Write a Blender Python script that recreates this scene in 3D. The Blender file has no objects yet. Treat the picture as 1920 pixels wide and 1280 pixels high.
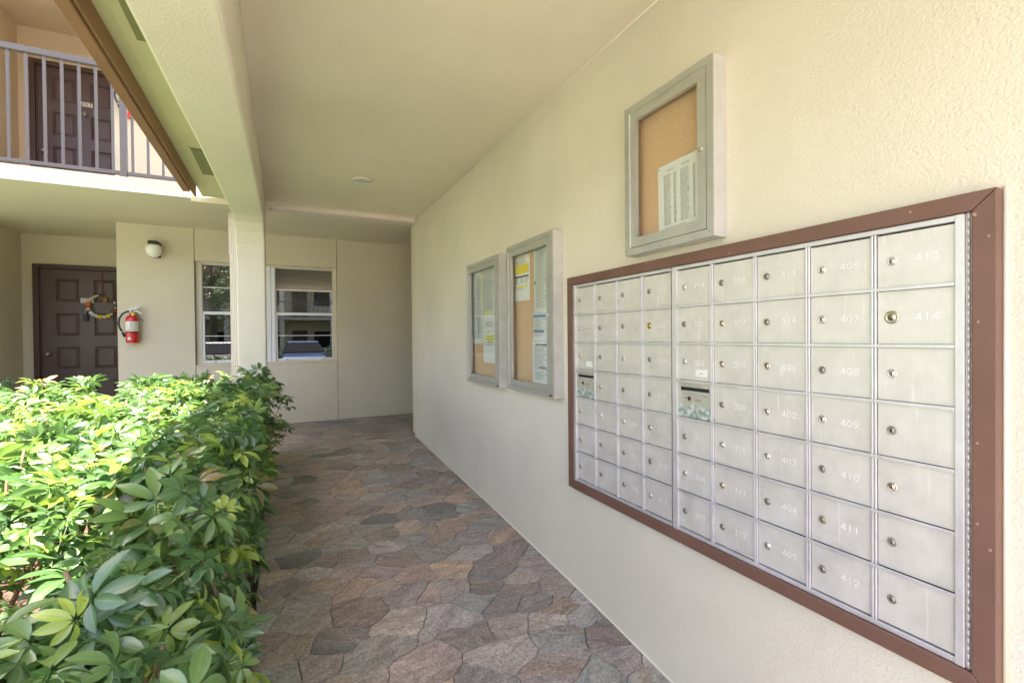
import bpy, bmesh, math, random
import numpy as np
from mathutils import Vector, Matrix, noise
random.seed(7); NR = np.random.default_rng(7)
PI = math.pi
S = bpy.context.scene; C = S.collection

# ------------------------------------------------------------------ camera
cam = bpy.data.cameras.new('camera'); co = bpy.data.objects.new('camera', cam); C.objects.link(co); S.camera = co
cam.sensor_width = 36; cam.lens = 16.245; cam.clip_start = .02; cam.clip_end = 500
yaw, pit, rol = map(math.radians, (26.347, -.565, -.537))
F = Vector((math.sin(yaw)*math.cos(pit), math.cos(yaw)*math.cos(pit), math.sin(pit)))
R0 = Vector((math.cos(yaw), -math.sin(yaw), 0)); U0 = R0.cross(F)
R1 = R0*math.cos(rol) + U0*math.sin(rol); U1 = U0*math.cos(rol) - R0*math.sin(rol)
M = Matrix.Identity(4)
for i in range(3): M[i][0], M[i][1], M[i][2] = R1[i], U1[i], -F[i]
M.translation = (0, 0, 1.40); co.matrix_world = M

# ------------------------------------------------------------------ light
KX, KY = .15, .20                                   # the sun's path sideways and forwards per metre it falls
sd = Vector((KX, KY, -1)).normalized()
w = bpy.data.worlds.new('World'); S.world = w; w.use_nodes = True
nt = w.node_tree; sky = nt.nodes.new('ShaderNodeTexSky'); sky.sky_type = 'NISHITA'; sky.sun_disc = False
sky.sun_elevation = math.asin(-sd.z); sky.sun_rotation = math.atan2(-sd.x, -sd.y)
sky.air_density = 1.0; sky.dust_density = 2.0; sky.ozone_density = 1.0
nt.links.new(sky.outputs[0], nt.nodes['Background'].inputs[0]); nt.nodes['Background'].inputs[1].default_value = .15
sl = bpy.data.lights.new('sun', 'SUN'); sl.energy = 5.0; sl.angle = math.radians(.55); sl.color = (1, .965, .90)
so = bpy.data.objects.new('sun', sl); C.objects.link(so); so.rotation_euler = sd.to_track_quat('-Z', 'Y').to_euler(); so.location = (-3, -4, 15)
S.view_settings.view_transform = 'Standard'; S.view_settings.look = 'None'
S.view_settings.exposure = 2.84; S.view_settings.gamma = 1; S.view_settings.use_curve_mapping = False
S.view_settings.use_white_balance = True; S.view_settings.white_balance_temperature = 7250; S.view_settings.white_balance_tint = 22
S.render.engine = 'CYCLES'; S.cycles.max_bounces = 12; S.cycles.diffuse_bounces = 8
S.cycles.sample_clamp_indirect = 8

# ------------------------------------------------------------------ materials
def nodes(m): return m.node_tree.nodes, m.node_tree.links
def mat(name, col, rough=.6, metal=0, spec=.5, bump=None, var=None, coat=0):
    """bump=(scale,strength,distance); var=(scale, amount) mottles the colour"""
    m = bpy.data.materials.new(name); m.use_nodes = True; N, L = nodes(m); b = N['Principled BSDF']
    b.inputs['Base Color'].default_value = (*col, 1); b.inputs['Roughness'].default_value = rough
    b.inputs['Metallic'].default_value = metal; b.inputs['Specular IOR Level'].default_value = spec
    if coat: b.inputs['Coat Weight'].default_value = coat
    g = N.new('ShaderNodeNewGeometry')
    if var:
        n = N.new('ShaderNodeTexNoise'); n.inputs['Scale'].default_value = var[0]; n.inputs['Detail'].default_value = 5
        L.new(g.outputs['Position'], n.inputs['Vector'])
        mr = N.new('ShaderNodeMapRange'); mr.inputs[1].default_value = .3; mr.inputs[2].default_value = .7
        mr.inputs[3].default_value = 1-var[1]; mr.inputs[4].default_value = 1+var[1]
        L.new(n.outputs[0], mr.inputs[0])
        mx = N.new('ShaderNodeVectorMath'); mx.operation = 'SCALE'; mx.inputs[0].default_value = col
        L.new(mr.outputs[0], mx.inputs['Scale']); L.new(mx.outputs[0], b.inputs['Base Color'])
    if bump:
        n = N.new('ShaderNodeTexNoise'); n.inputs['Scale'].default_value = bump[0]; n.inputs['Detail'].default_value = 3
        L.new(g.outputs['Position'], n.inputs['Vector'])
        bp = N.new('ShaderNodeBump'); bp.inputs['Strength'].default_value = bump[1]; bp.inputs['Distance'].default_value = bump[2]
        L.new(n.outputs[0], bp.inputs['Height']); L.new(bp.outputs[0], b.inputs['Normal'])
    return m

def stucco(name, col, scale=62, strength=.9, dist=.006, var=.05):
    m = mat(name, col, .85, spec=.25); N, L = nodes(m); b = N['Principled BSDF']
    g = N.new('ShaderNodeNewGeometry')
    n1 = N.new('ShaderNodeTexNoise'); n1.inputs['Scale'].default_value = scale; n1.inputs['Detail'].default_value = 4; n1.inputs['Roughness'].default_value = .55
    n1.inputs['Distortion'].default_value = .8
    n2 = N.new('ShaderNodeTexVoronoi'); n2.feature = 'SMOOTH_F1'; n2.inputs['Scale'].default_value = scale*1.3
    n3 = N.new('ShaderNodeTexNoise'); n3.inputs['Scale'].default_value = 1.3; n3.inputs['Detail'].default_value = 5
    n4 = N.new('ShaderNodeTexNoise'); n4.inputs['Scale'].default_value = 5; n4.inputs['Detail'].default_value = 2
    for n in (n1, n2, n3, n4): L.new(g.outputs['Position'], n.inputs['Vector'])
    a = N.new('ShaderNodeMath'); a.operation = 'MULTIPLY_ADD'; a.inputs[1].default_value = .6
    L.new(n2.outputs['Distance'], a.inputs[0]); L.new(n1.outputs[0], a.inputs[2])
    a2 = N.new('ShaderNodeMath'); a2.operation = 'MULTIPLY_ADD'; a2.inputs[1].default_value = 1.6
    L.new(n4.outputs[0], a2.inputs[0]); L.new(a.outputs[0], a2.inputs[2])
    bp = N.new('ShaderNodeBump'); bp.inputs['Strength'].default_value = strength; bp.inputs['Distance'].default_value = dist
    L.new(a2.outputs[0], bp.inputs['Height']); L.new(bp.outputs[0], b.inputs['Normal'])
    mr = N.new('ShaderNodeMapRange'); mr.inputs[1].default_value = .3; mr.inputs[2].default_value = .7
    mr.inputs[3].default_value = 1-var; mr.inputs[4].default_value = 1+var
    L.new(n3.outputs[0], mr.inputs[0])
    mx = N.new('ShaderNodeVectorMath'); mx.operation = 'SCALE'; mx.inputs[0].default_value = col
    L.new(mr.outputs[0], mx.inputs['Scale']); L.new(mx.outputs[0], b.inputs['Base Color'])
    return m

WALL = stucco('cream_stucco', (.63, .592, .485), 130, .48, .004, .07)
WALLB = stucco('cream_stucco_smooth', (.58, .53, .405), 60, .5, .004)
CEIL = stucco('ceiling_stucco', (.70, .645, .505), 110, .8, .005)
BEAM = stucco('beam_stucco', (.65, .61, .495), 105, .5, .004)
SOFF = stucco('soffit_paint', (.56, .53, .36), 120, .08, .002, .06)
SLAB = stucco('slab_stucco', (.56, .53, .46), 60, .5, .004)
BROWNP = mat('brown_fascia_paint', (.25, .118, .068), .55, bump=(60, .15, .002), var=(3, .12))
FRAMEP = mat('brown_frame_paint', (.150, .076, .053), .5, bump=(120, .2, .001), var=(6, .12))
DOORP = mat('brown_door_paint', (.080, .050, .036), .42, bump=(200, .05, .001), var=(2, .08))
CASEP = mat('brown_casing_paint', (.070, .038, .026), .45)
DOORP2 = mat('mauve_brown_door_paint', (.085, .048, .046), .42, var=(2, .08))
RAILP = mat('grey_rail_paint', (.105, .09, .082), .45)
WHITE = mat('white_vinyl', (.72, .72, .72), .4)
TRIM = mat('cream_trim', (.62, .56, .42), .5)
TRIM2 = mat('ivory_gutter_paint', (.66, .60, .50), .45)
CORK = mat('cork', (.64, .42, .25), .9, bump=(400, .2, .001), var=(120, .10))
DARKM = mat('dark_plastic', (.015, .015, .015), .5)
BLACKM = mat('black_metal', (.02, .018, .017), .35)
GLOBE = mat('opal_glass_globe', (.82, .82, .78), .15, coat=.5)
CHROME = mat('nickel', (.62, .60, .55), .38, .9)
NICKD = mat('tarnished_nickel', (.34, .32, .27), .45, .8)
BRASS = mat('brass', (.62, .45, .20), .3, 1)
RED = mat('red_enamel', (.55, .012, .018), .25, coat=.4)
RUB = mat('black_rubber', (.02, .03, .035), .5)
PAPER = mat('paper', (.74, .75, .73), .8)
PAPERG = mat('paper_pale_green', (.66, .69, .62), .8)
INK = mat('grey_print', (.30, .32, .32), .8)
INKD = mat('dark_print', (.06, .06, .07), .8)
YEL = mat('yellow_print', (.80, .62, .06), .8)
HIL = mat('highlighter', (.80, .76, .06), .8)
BLUE = mat('blue_print', (.06, .26, .50), .8)
SOIL = mat('mulch', (.07, .045, .03), .95, bump=(40, 1, .02), var=(30, .5))
PLATEW = mat('number_plate_ivory', (.72, .70, .62), .5)
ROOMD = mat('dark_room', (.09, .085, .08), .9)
BLIND = mat('blind_slat', (.72, .70, .66), .6)
CONC = mat('concrete', (.50, .47, .43), .85, bump=(60, .3, .004), var=(2, .12))
ASPH = mat('asphalt', (.06, .06, .062), .9, bump=(150, .5, .004), var=(3, .2))
GRASS = mat('lawn', (.07, .13, .03), .95, bump=(60, 1, .02), var=(8, .35))
ENGR = mat('engraving_fill', (.84, .85, .84), .6)
STICK = mat('sticker', (.74, .75, .70), .5)

def aluminium(name, col, rough, metal, scr):
    m = mat(name, col, rough, metal); N, L = nodes(m); b = N['Principled BSDF']
    g = N.new('ShaderNodeNewGeometry')
    mp = N.new('ShaderNodeVectorMath'); mp.operation = 'MULTIPLY'; mp.inputs[1].default_value = (1, 900, 9)
    L.new(g.outputs['Position'], mp.inputs[0])
    n = N.new('ShaderNodeTexNoise'); n.inputs['Scale'].default_value = 1; n.inputs['Detail'].default_value = 3; L.new(mp.outputs[0], n.inputs['Vector'])
    k = N.new('ShaderNodeTexNoise'); k.inputs['Scale'].default_value = 16; k.inputs['Detail'].default_value = 6; k.inputs['Roughness'].default_value = .65; L.new(g.outputs['Position'], k.inputs['Vector'])
    # pale drips that run down from spots
    dm = N.new('ShaderNodeVectorMath'); dm.operation = 'MULTIPLY'; dm.inputs[1].default_value = (1, 70, 6)
    L.new(g.outputs['Position'], dm.inputs[0])
    dn = N.new('ShaderNodeTexNoise'); dn.inputs['Scale'].default_value = 1; dn.inputs['Detail'].default_value = 2; L.new(dm.outputs[0], dn.inputs['Vector'])
    dr = N.new('ShaderNodeMapRange'); dr.inputs[1].default_value = .66; dr.inputs[2].default_value = .78; dr.inputs[4].default_value = .30*scr; L.new(dn.outputs[0], dr.inputs[0])
    s = N.new('ShaderNodeMath'); s.operation = 'MULTIPLY_ADD'; s.inputs[1].default_value = .10; L.new(n.outputs[0], s.inputs[0])
    kr = N.new('ShaderNodeMapRange'); kr.inputs[1].default_value = .3; kr.inputs[2].default_value = .75; kr.inputs[3].default_value = .88; kr.inputs[4].default_value = 1.06
    L.new(k.outputs[0], kr.inputs[0]); L.new(kr.outputs[0], s.inputs[2])
    ad = N.new('ShaderNodeMath'); L.new(s.outputs[0], ad.inputs[0]); L.new(dr.outputs[0], ad.inputs[1])
    v = N.new('ShaderNodeVectorMath'); v.operation = 'SCALE'; v.inputs[0].default_value = col; L.new(ad.outputs[0], v.inputs['Scale']); L.new(v.outputs[0], b.inputs['Base Color'])
    rr = N.new('ShaderNodeMapRange'); rr.inputs[1].default_value = .3; rr.inputs[2].default_value = .7; rr.inputs[3].default_value = rough-.06; rr.inputs[4].default_value = rough+.1
    L.new(k.outputs[0], rr.inputs[0]); L.new(rr.outputs[0], b.inputs['Roughness'])
    bp = N.new('ShaderNodeBump'); bp.inputs['Strength'].default_value = .12; bp.inputs['Distance'].default_value = .0005
    L.new(n.outputs[0], bp.inputs['Height']); L.new(bp.outputs[0], b.inputs['Normal'])
    return m
ALU = aluminium('anodised_door', (.63, .612, .565), .45, .4, .6)
ALUF = aluminium('bright_aluminium', (.64, .63, .64), .42, .55, 0)
ALUB = aluminium('case_aluminium', (.455, .46, .41), .4, .5, 0)
ALUW = aluminium('pale_case_side', (.66, .66, .64), .4, .6, 0)
# battered slot door: bare plate with verdigris wear near the bottom
WORN = aluminium('worn_plate', (.50, .50, .42), .5, .5, 1)
def worn_patch():
    N, L = nodes(WORN); b = N['Principled BSDF']; src = b.inputs['Base Color'].links[0].from_socket
    tc = N.new('ShaderNodeTexCoord'); sp = N.new('ShaderNodeSeparateXYZ'); L.new(tc.outputs['Object'], sp.inputs[0])
    n = N.new('ShaderNodeTexNoise'); n.inputs['Scale'].default_value = 28; n.inputs['Detail'].default_value = 8; n.inputs['Roughness'].default_value = .75; L.new(tc.outputs['Object'], n.inputs['Vector'])
    a = N.new('ShaderNodeMath'); a.operation = 'MULTIPLY_ADD'; a.inputs[1].default_value = -9; a.inputs[2].default_value = -.10; L.new(sp.outputs['Z'], a.inputs[0])
    ad = N.new('ShaderNodeMath'); L.new(a.outputs[0], ad.inputs[0]); L.new(n.outputs[0], ad.inputs[1])
    r = N.new('ShaderNodeMapRange'); r.inputs[1].default_value = .52; r.inputs[2].default_value = .62; L.new(ad.outputs[0], r.inputs[0])
    mx = N.new('ShaderNodeMix'); mx.data_type = 'RGBA'; L.new(r.outputs[0], mx.inputs[0]); L.new(src, mx.inputs[6])
    cr = N.new('ShaderNodeValToRGB'); cr.color_ramp.elements[0].position = .4; cr.color_ramp.elements[0].color = (.26, .36, .32, 1); cr.color_ramp.elements[1].position = .62; cr.color_ramp.elements[1].color = (.66, .72, .68, 1)
    n2 = N.new('ShaderNodeTexNoise'); n2.inputs['Scale'].default_value = 60; n2.inputs['Detail'].default_value = 6; L.new(tc.outputs['Object'], n2.inputs['Vector'])
    L.new(n2.outputs[0], cr.inputs[0]); L.new(cr.outputs[0], mx.inputs[7]); L.new(mx.outputs[2], b.inputs['Base Color'])
worn_patch()

def glass(name, ior, tint=(1, 1, 1)):
    m = bpy.data.materials.new(name); m.use_nodes = True; N, L = nodes(m)
    N.remove(N['Principled BSDF']); o = N['Material Output']
    t = N.new('ShaderNodeBsdfTransparent'); t.inputs[0].default_value = (*tint, 1)
    g = N.new('ShaderNodeBsdfGlossy'); g.inputs['Roughness'].default_value = .01
    f = N.new('ShaderNodeFresnel'); f.inputs[0].default_value = ior
    x = N.new('ShaderNodeMixShader'); ge = N.new('ShaderNodeNewGeometry'); iv = N.new('ShaderNodeMath'); iv.operation = 'SUBTRACT'; iv.inputs[0].default_value = 1; L.new(ge.outputs['Backfacing'], iv.inputs[1])
    fm = N.new('ShaderNodeMath'); fm.operation = 'MULTIPLY'; L.new(f.outputs[0], fm.inputs[0]); L.new(iv.outputs[0], fm.inputs[1])
    L.new(fm.outputs[0], x.inputs[0]); L.new(t.outputs[0], x.inputs[1]); L.new(g.outputs[0], x.inputs[2]); L.new(x.outputs[0], o.inputs[0])
    return m
PANE = glass('window_glass', 2.7, (.75, .75, .73))
SCREEN = glass('screened_glass', 2.2, (.25, .25, .24))
CASEG = glass('case_glass', 1.5, (.95, .96, .95))

def stone_mat():
    m = bpy.data.materials.new('flagstone'); m.use_nodes = True; N, L = nodes(m); b = N['Principled BSDF']
    g = N.new('ShaderNodeNewGeometry'); at = N.new('ShaderNodeAttribute'); at.attribute_name = 'rnd'
    sp = N.new('ShaderNodeSeparateColor'); L.new(at.outputs['Color'], sp.inputs[0])
    cr = N.new('ShaderNodeValToRGB'); E = cr.color_ramp.elements
    cols = [(0, (.215, .225, .200)), (.14, (.270, .215, .160)), (.28, (.355, .325, .295)), (.40, (.165, .130, .110)), (.52, (.270, .282, .250)), (.64, (.360, .255, .175)), (.76, (.290, .232, .212)), (.88, (.120, .122, .116)), (1, (.360, .310, .260))]
    E[0].position = 0; E[0].color = (*cols[0][1], 1); E[1].position = 1; E[1].color = (*cols[-1][1], 1)
    for p, c in cols[1:-1]: e = E.new(p); e.color = (*c, 1)
    L.new(sp.outputs[0], cr.inputs[0])
    ang = N.new('ShaderNodeMapRange'); ang.inputs[3].default_value = -.9; ang.inputs[4].default_value = .7; L.new(sp.outputs[1], ang.inputs[0])
    vr = N.new('ShaderNodeVectorRotate'); vr.rotation_type = 'Z_AXIS'; L.new(g.outputs['Position'], vr.inputs['Vector']); L.new(ang.outputs[0], vr.inputs['Angle'])
    mp = N.new('ShaderNodeVectorMath'); mp.operation = 'MULTIPLY'; mp.inputs[1].default_value = (8, 26, 5); L.new(vr.outputs[0], mp.inputs[0])
    of = N.new('ShaderNodeVectorMath'); of.operation = 'ADD'; L.new(mp.outputs[0], of.inputs[0])
    o2 = N.new('ShaderNodeVectorMath'); o2.operation = 'SCALE'; o2.inputs['Scale'].default_value = 31; L.new(at.outputs['Vector'], o2.inputs[0]); L.new(o2.outputs[0], of.inputs[1])
    st = N.new('ShaderNodeTexNoise'); st.inputs['Scale'].default_value = 1; st.inputs['Detail'].default_value = 7; st.inputs['Roughness'].default_value = .7; st.inputs['Distortion'].default_value = .9
    L.new(of.outputs[0], st.inputs['Vector'])
    fn = N.new('ShaderNodeTexNoise'); fn.inputs['Scale'].default_value = 95; fn.inputs['Detail'].default_value = 4; L.new(g.outputs['Position'], fn.inputs['Vector'])
    md = N.new('ShaderNodeTexNoise'); md.inputs['Scale'].default_value = 7; md.inputs['Detail'].default_value = 4; L.new(of.outputs[0], md.inputs['Vector']); md.inputs['Scale'].default_value = .35
    r1 = N.new('ShaderNodeMapRange'); r1.inputs[1].default_value = .28; r1.inputs[2].default_value = .72; r1.inputs[3].default_value = .6; r1.inputs[4].default_value = 1.5; L.new(st.outputs[0], r1.inputs[0])
    r2 = N.new('ShaderNodeMapRange'); r2.inputs[1].default_value = .3; r2.inputs[2].default_value = .7; r2.inputs[3].default_value = .66; r2.inputs[4].default_value = 1.34; L.new(fn.outputs[0], r2.inputs[0])
    mu = N.new('ShaderNodeMath'); mu.operation = 'MULTIPLY'; L.new(r1.outputs[0], mu.inputs[0]); L.new(r2.outputs[0], mu.inputs[1])
    # patches of a second colour inside a stone
    m2 = N.new('ShaderNodeMix'); m2.data_type = 'RGBA'
    r3 = N.new('ShaderNodeMapRange'); r3.inputs[1].default_value = .42; r3.inputs[2].default_value = .62; r3.inputs[4].default_value = .65; L.new(md.outputs[0], r3.inputs[0]); L.new(r3.outputs[0], m2.inputs[0])
    c2 = N.new('ShaderNodeMapRange'); L.new(sp.outputs[2], c2.inputs[0]); L.new(cr.outputs[0], m2.inputs[6])
    cr2 = N.new('ShaderNodeValToRGB'); cr2.color_ramp.elements[0].color = (.24, .165, .115, 1); cr2.color_ramp.elements[1].color = (.21, .21, .20, 1); L.new(sp.outputs[2], cr2.inputs[0]); L.new(cr2.outputs[0], m2.inputs[7])
    vs = N.new('ShaderNodeVectorMath'); vs.operation = 'SCALE'; L.new(m2.outputs[2], vs.inputs[0]); L.new(mu.outputs[0], vs.inputs['Scale']); L.new(vs.outputs[0], b.inputs['Base Color'])
    b.inputs['Roughness'].default_value = .5; b.inputs['Specular IOR Level'].default_value = .4
    bp = N.new('ShaderNodeBump'); bp.inputs['Strength'].default_value = .4; bp.inputs['Distance'].default_value = .0015
    L.new(st.outputs[0], bp.inputs['Height']); L.new(bp.outputs[0], b.inputs['Normal'])
    return m
STONE = stone_mat()
GROUT = mat('grout', (.17, .165, .16), .9)

def leaf_mat(name, dark, mid, young):
    m = bpy.data.materials.new(name); m.use_nodes = True; N, L = nodes(m); b = N['Principled BSDF']; o = N['Material Output']
    at = N.new('ShaderNodeAttribute'); at.attribute_name = 'rnd'; oi = N.new('ShaderNodeObjectInfo')
    ad = N.new('ShaderNodeMath'); L.new(at.outputs['Fac'], ad.inputs[0]); L.new(oi.outputs['Random'], ad.inputs[1])
    fr = N.new('ShaderNodeMath'); fr.operation = 'FRACT'; L.new(ad.outputs[0], fr.inputs[0])
    cr = N.new('ShaderNodeValToRGB'); E = cr.color_ramp.elements
    E[0].position = 0; E[0].color = (*dark, 1); E[1].position = 1; E[1].color = (*young, 1)
    for p, c in ((.02, (.22, .15, .04)), (.035, dark), (.5, dark), (.80, mid), (.93, tuple(.6*a+.4*d for a, d in zip(mid, young)))): e = E.new(p); e.color = (*c, 1)
    L.new(fr.outputs[0], cr.inputs[0])
    uv = N.new('ShaderNodeUVMap'); sx = N.new('ShaderNodeSeparateXYZ'); L.new(uv.outputs[0], sx.inputs[0])
    ab = N.new('ShaderNodeMath'); ab.operation = 'ABSOLUTE'; sb = N.new('ShaderNodeMath'); sb.operation = 'SUBTRACT'; sb.inputs[1].default_value = .5
    L.new(sx.outputs[0], sb.inputs[0]); L.new(sb.outputs[0], ab.inputs[0])
    rb = N.new('ShaderNodeMapRange'); rb.inputs[1].default_value = .0; rb.inputs[2].default_value = .07; rb.inputs[3].default_value = .55; rb.inputs[4].default_value = 0; L.new(ab.outputs[0], rb.inputs[0])
    mx = N.new('ShaderNodeMix'); mx.data_type = 'RGBA'; L.new(rb.outputs[0], mx.inputs[0]); L.new(cr.outputs[0], mx.inputs[6]); mx.inputs[7].default_value = (.19, .30, .07, 1)
    # a few blotched, yellowed spots
    g = N.new('ShaderNodeNewGeometry'); nn = N.new('ShaderNodeTexNoise'); nn.inputs['Scale'].default_value = 26; nn.inputs['Detail'].default_value = 3; L.new(g.outputs['Position'], nn.inputs['Vector'])
    nr = N.new('ShaderNodeMapRange'); nr.inputs[1].default_value = .66; nr.inputs[2].default_value = .76; nr.inputs[4].default_value = .7; L.new(nn.outputs[0], nr.inputs[0])
    m3 = N.new('ShaderNodeMix'); m3.data_type = 'RGBA'; L.new(nr.outputs[0], m3.inputs[0]); L.new(mx.outputs[2], m3.inputs[6]); m3.inputs[7].default_value = (.26, .24, .06, 1)
    L.new(m3.outputs[2], b.inputs['Base Color']); b.inputs['Roughness'].default_value = .34; b.inputs['Specular IOR Level'].default_value = .85
    tr = N.new('ShaderNodeBsdfTranslucent'); sc = N.new('ShaderNodeVectorMath'); sc.operation = 'MULTIPLY'; sc.inputs[1].default_value = (1.5, 1.6, 1.1); L.new(m3.outputs[2], sc.inputs[0]); L.new(sc.outputs[0], tr.inputs[0])
    ms = N.new('ShaderNodeMixShader'); ms.inputs[0].default_value = .3; L.new(b.outputs[0], ms.inputs[1]); L.new(tr.outputs[0], ms.inputs[2]); L.new(ms.outputs[0], o.inputs[0])
    return m
LEAF = leaf_mat('schefflera_leaf', (.056, .138, .046), (.115, .225, .058), (.35, .46, .08))
LEAFT = leaf_mat('tree_leaf', (.035, .085, .022), (.05, .12, .03), (.12, .2, .04))
STEM = mat('stem_bark', (.20, .13, .075), .8, var=(30, .35))
GSTEM = mat('green_stem', (.16, .20, .05), .6)
BARK = mat('tree_bark', (.13, .10, .075), .9, bump=(30, .8, .02))

# ------------------------------------------------------------------ mesh helpers
class MB:
    def __init__(s): s.v = []; s.f = []; s.smooth = set()
    def box(s, x0, x1, y0, y1, z0, z1):
        n = len(s.v)
        s.v += [(x, y, z) for z in (z0, z1) for x, y in ((x0, y0), (x1, y0), (x1, y1), (x0, y1))]
        s.f += [tuple(n+i for i in q) for q in ((3, 2, 1, 0), (4, 5, 6, 7), (0, 1, 5, 4), (1, 2, 6, 5), (2, 3, 7, 6), (3, 0, 4, 7))]
        return s
    def prism(s, pts, axis, a, b):
        """extrude a polygon (2-D pts in the other two axes, in xyz order) along axis from a to b"""
        n = len(s.v); k = len(pts)
        def P(p, t):
            return {'x': (t, p[0], p[1]), 'y': (p[0], t, p[1]), 'z': (p[0], p[1], t)}[axis]
        s.v += [P(p, a) for p in pts] + [P(p, b) for p in pts]
        s.f += [tuple(n+i for i in range(k)), tuple(n+k+i for i in reversed(range(k)))]
        s.f += [(n+i, n+k+i, n+k+(i+1) % k, n+(i+1) % k) for i in range(k)]
        return s
    def tube(s, pts, r, n=8, caps=True):
        pts = [Vector(p) for p in pts]; rs = r if isinstance(r, (list, tuple)) else [r]*len(pts); base = len(s.v)
        up = None
        for i, p in enumerate(pts):
            t = (pts[min(i+1, len(pts)-1)] - pts[max(i-1, 0)]).normalized()
            if up is None: up = t.orthogonal().normalized()
            up = (up - t*up.dot(t)).normalized(); bi = t.cross(up)
            for k in range(n):
                a = 2*PI*k/n; s.v.append(tuple(p + (up*math.cos(a)+bi*math.sin(a))*rs[i]))
        for i in range(len(pts)-1):
            for k in range(n):
                a = base+i*n+k; b_ = base+i*n+(k+1) % n; s.smooth.add(len(s.f)); s.f.append((a, b_, b_+n, a+n))
        if caps: s.f.append(tuple(base+k for k in reversed(range(n)))); s.f.append(tuple(base+(len(pts)-1)*n+k for k in range(n)))
        return s
    def lathe(s, prof, c, axis='z', n=20):
        """profile of (radius, height) turned about an axis through c"""
        base = len(s.v)
        for r, h in prof:
            for k in range(n):
                a = 2*PI*k/n; x, y = r*math.cos(a), r*math.sin(a)
                p = {'z': (x, y, h), 'x': (h, x, y), 'y': (x, h, y)}[axis]
                s.v.append((c[0]+p[0], c[1]+p[1], c[2]+p[2]))
        for i in range(len(prof)-1):
            for k in range(n):
                a = base+i*n+k; b_ = base+i*n+(k+1) % n; s.smooth.add(len(s.f)); s.f.append((a, b_, b_+n, a+n))
        s.f.append(tuple(base+k for k in range(n))); s.f.append(tuple(base+(len(prof)-1)*n+k for k in range(n)))
        return s
    def quad(s, a, b, c, d):
        n = len(s.v); s.v += [a, b, c, d]; s.f.append((n, n+1, n+2, n+3)); return s
    def mesh(s, name, m, origin=(0, 0, 0)):
        me = bpy.data.meshes.new(name); o = Vector(origin)
        me.from_pydata([tuple(Vector(p)-o) for p in s.v], [], s.f); me.update()
        if s.smooth:
            fl = np.zeros(len(me.polygons), bool); fl[list(s.smooth)] = True; me.polygons.foreach_set('use_smooth', fl)
        bm = bmesh.new(); bm.from_mesh(me); bmesh.ops.recalc_face_normals(bm, faces=bm.faces); bm.to_mesh(me); bm.free()
        if m: me.materials.append(m)
        return me
    def build(s, name, m, parent=None, bevel=0, **kw):
        xs = np.array(s.v); o = Vector(((xs[:, 0].min()+xs[:, 0].max())/2, (xs[:, 1].min()+xs[:, 1].max())/2, xs[:, 2].min()))
        ob = put(name, s.mesh(name, m, o), o, parent)
        if bevel: bev(ob, bevel)
        tag(ob, **kw); return ob
def bev(ob, w_):
    b = ob.modifiers.new('bevel', 'BEVEL'); b.width = w_; b.segments = 2; b.limit_method = 'ANGLE'; b.angle_limit = math.radians(40)
WL = {}
def put(name, me, loc, parent=None, rot=None):
    ob = bpy.data.objects.new(name, me); C.objects.link(ob); loc = Vector(loc); WL[ob.name] = loc.copy()
    if parent: ob.parent = parent; loc = loc - WL[parent.name]
    ob.location = loc
    if rot: ob.rotation_euler = rot
    return ob
def tag(o, label=None, cat=None, group=None, kind=None):
    for k, v in (('label', label), ('category', cat), ('group', group), ('kind', kind)):
        if v: o[k] = v
def thing(name, label, cat, loc, group=None):
    o = put(name, None, loc); o.empty_display_size = .1; tag(o, label, cat, group); return o
def clone(o, off, parent=None, label=None):
    c = o.copy(); C.objects.link(c)
    if parent: c.parent = parent
    else: c.location = o.location + Vector(off); WL[c.name] = WL[o.name]+Vector(off)
    if label: c['label'] = label
    for ch in list(o.children): clone(ch, off, c)
    return c
def box(name, m, x0, x1, y0, y1, z0, z1, parent=None, bevel=0, **kw):
    return MB().box(x0, x1, y0, y1, z0, z1).build(name, m, parent, bevel, **kw)

# heights of the paving: a gentle ramp that ends level under the balcony
RAMP = [(-6, -.12), (-.6, -.08), (1.0, .005), (1.37, .033), (1.88, .080), (3.06, .153), (5.30, .262), (9, .262)]
def gz(y):
    for (a, za), (b, zb) in zip(RAMP, RAMP[1:]):
        if y <= b: return za+(zb-za)*(y-a)/(b-a)
    return RAMP[-1][1]

# ================================================================== SETTING
g = MB()
for (a, b, m_) in ((-80, -6, None),): pass
MB().quad((-150, -150, -.16), (150, -150, -.16), (150, 150, -.16), (-150, 150, -.16)).build('ground', GRASS, kind='structure')
MB().quad((-60, -17, -.155), (60, -17, -.155), (60, -6.2, -.155), (-60, -6.2, -.155)).build('car_park', ASPH, kind='structure')
box('footpath', CONC, -30, 30, -6.0, -1.61, -.30, -.10, kind='structure')  # unseen; broadened and kept pale to bounce sun into the corridor
# planting bed under the hedge
bed = MB(); ys = [-1.2+i*.42 for i in range(16)]
for i in range(15):
    for j in range(6):
        X0, X1 = -3.0+j*.475, -3.0+(j+1)*.475
        bed.quad((X0, ys[i], gz(ys[i])-.05), (X1, ys[i], gz(ys[i])-.05), (X1, ys[i+1], gz(ys[i+1])-.05), (X0, ys[i+1], gz(ys[i+1])-.05))
bed.build('planting_bed', SOIL, kind='structure')
# walkway body
wk = MB(); yy = [-1.6]+[r[0] for r in RAMP[1:-1]]
for a, b in zip(yy, yy[1:]): wk.quad((-.135, a, gz(a)-.007), (1.36, a, gz(a)-.007), (1.36, b, gz(b)-.007), (-.135, b, gz(b)-.007))
wk.quad((-9, 5.30, .255), (6, 5.30, .255), (6, 8.2, .255), (-9, 8.2, .255))
wk.quad((-.135, -1.6, -.4), (-.135, 5.3, -.4), (-.135, 5.3, .255), (-.135, -1.6, -.13))
walk = wk.build('walkway', GROUT, kind='structure')

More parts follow.
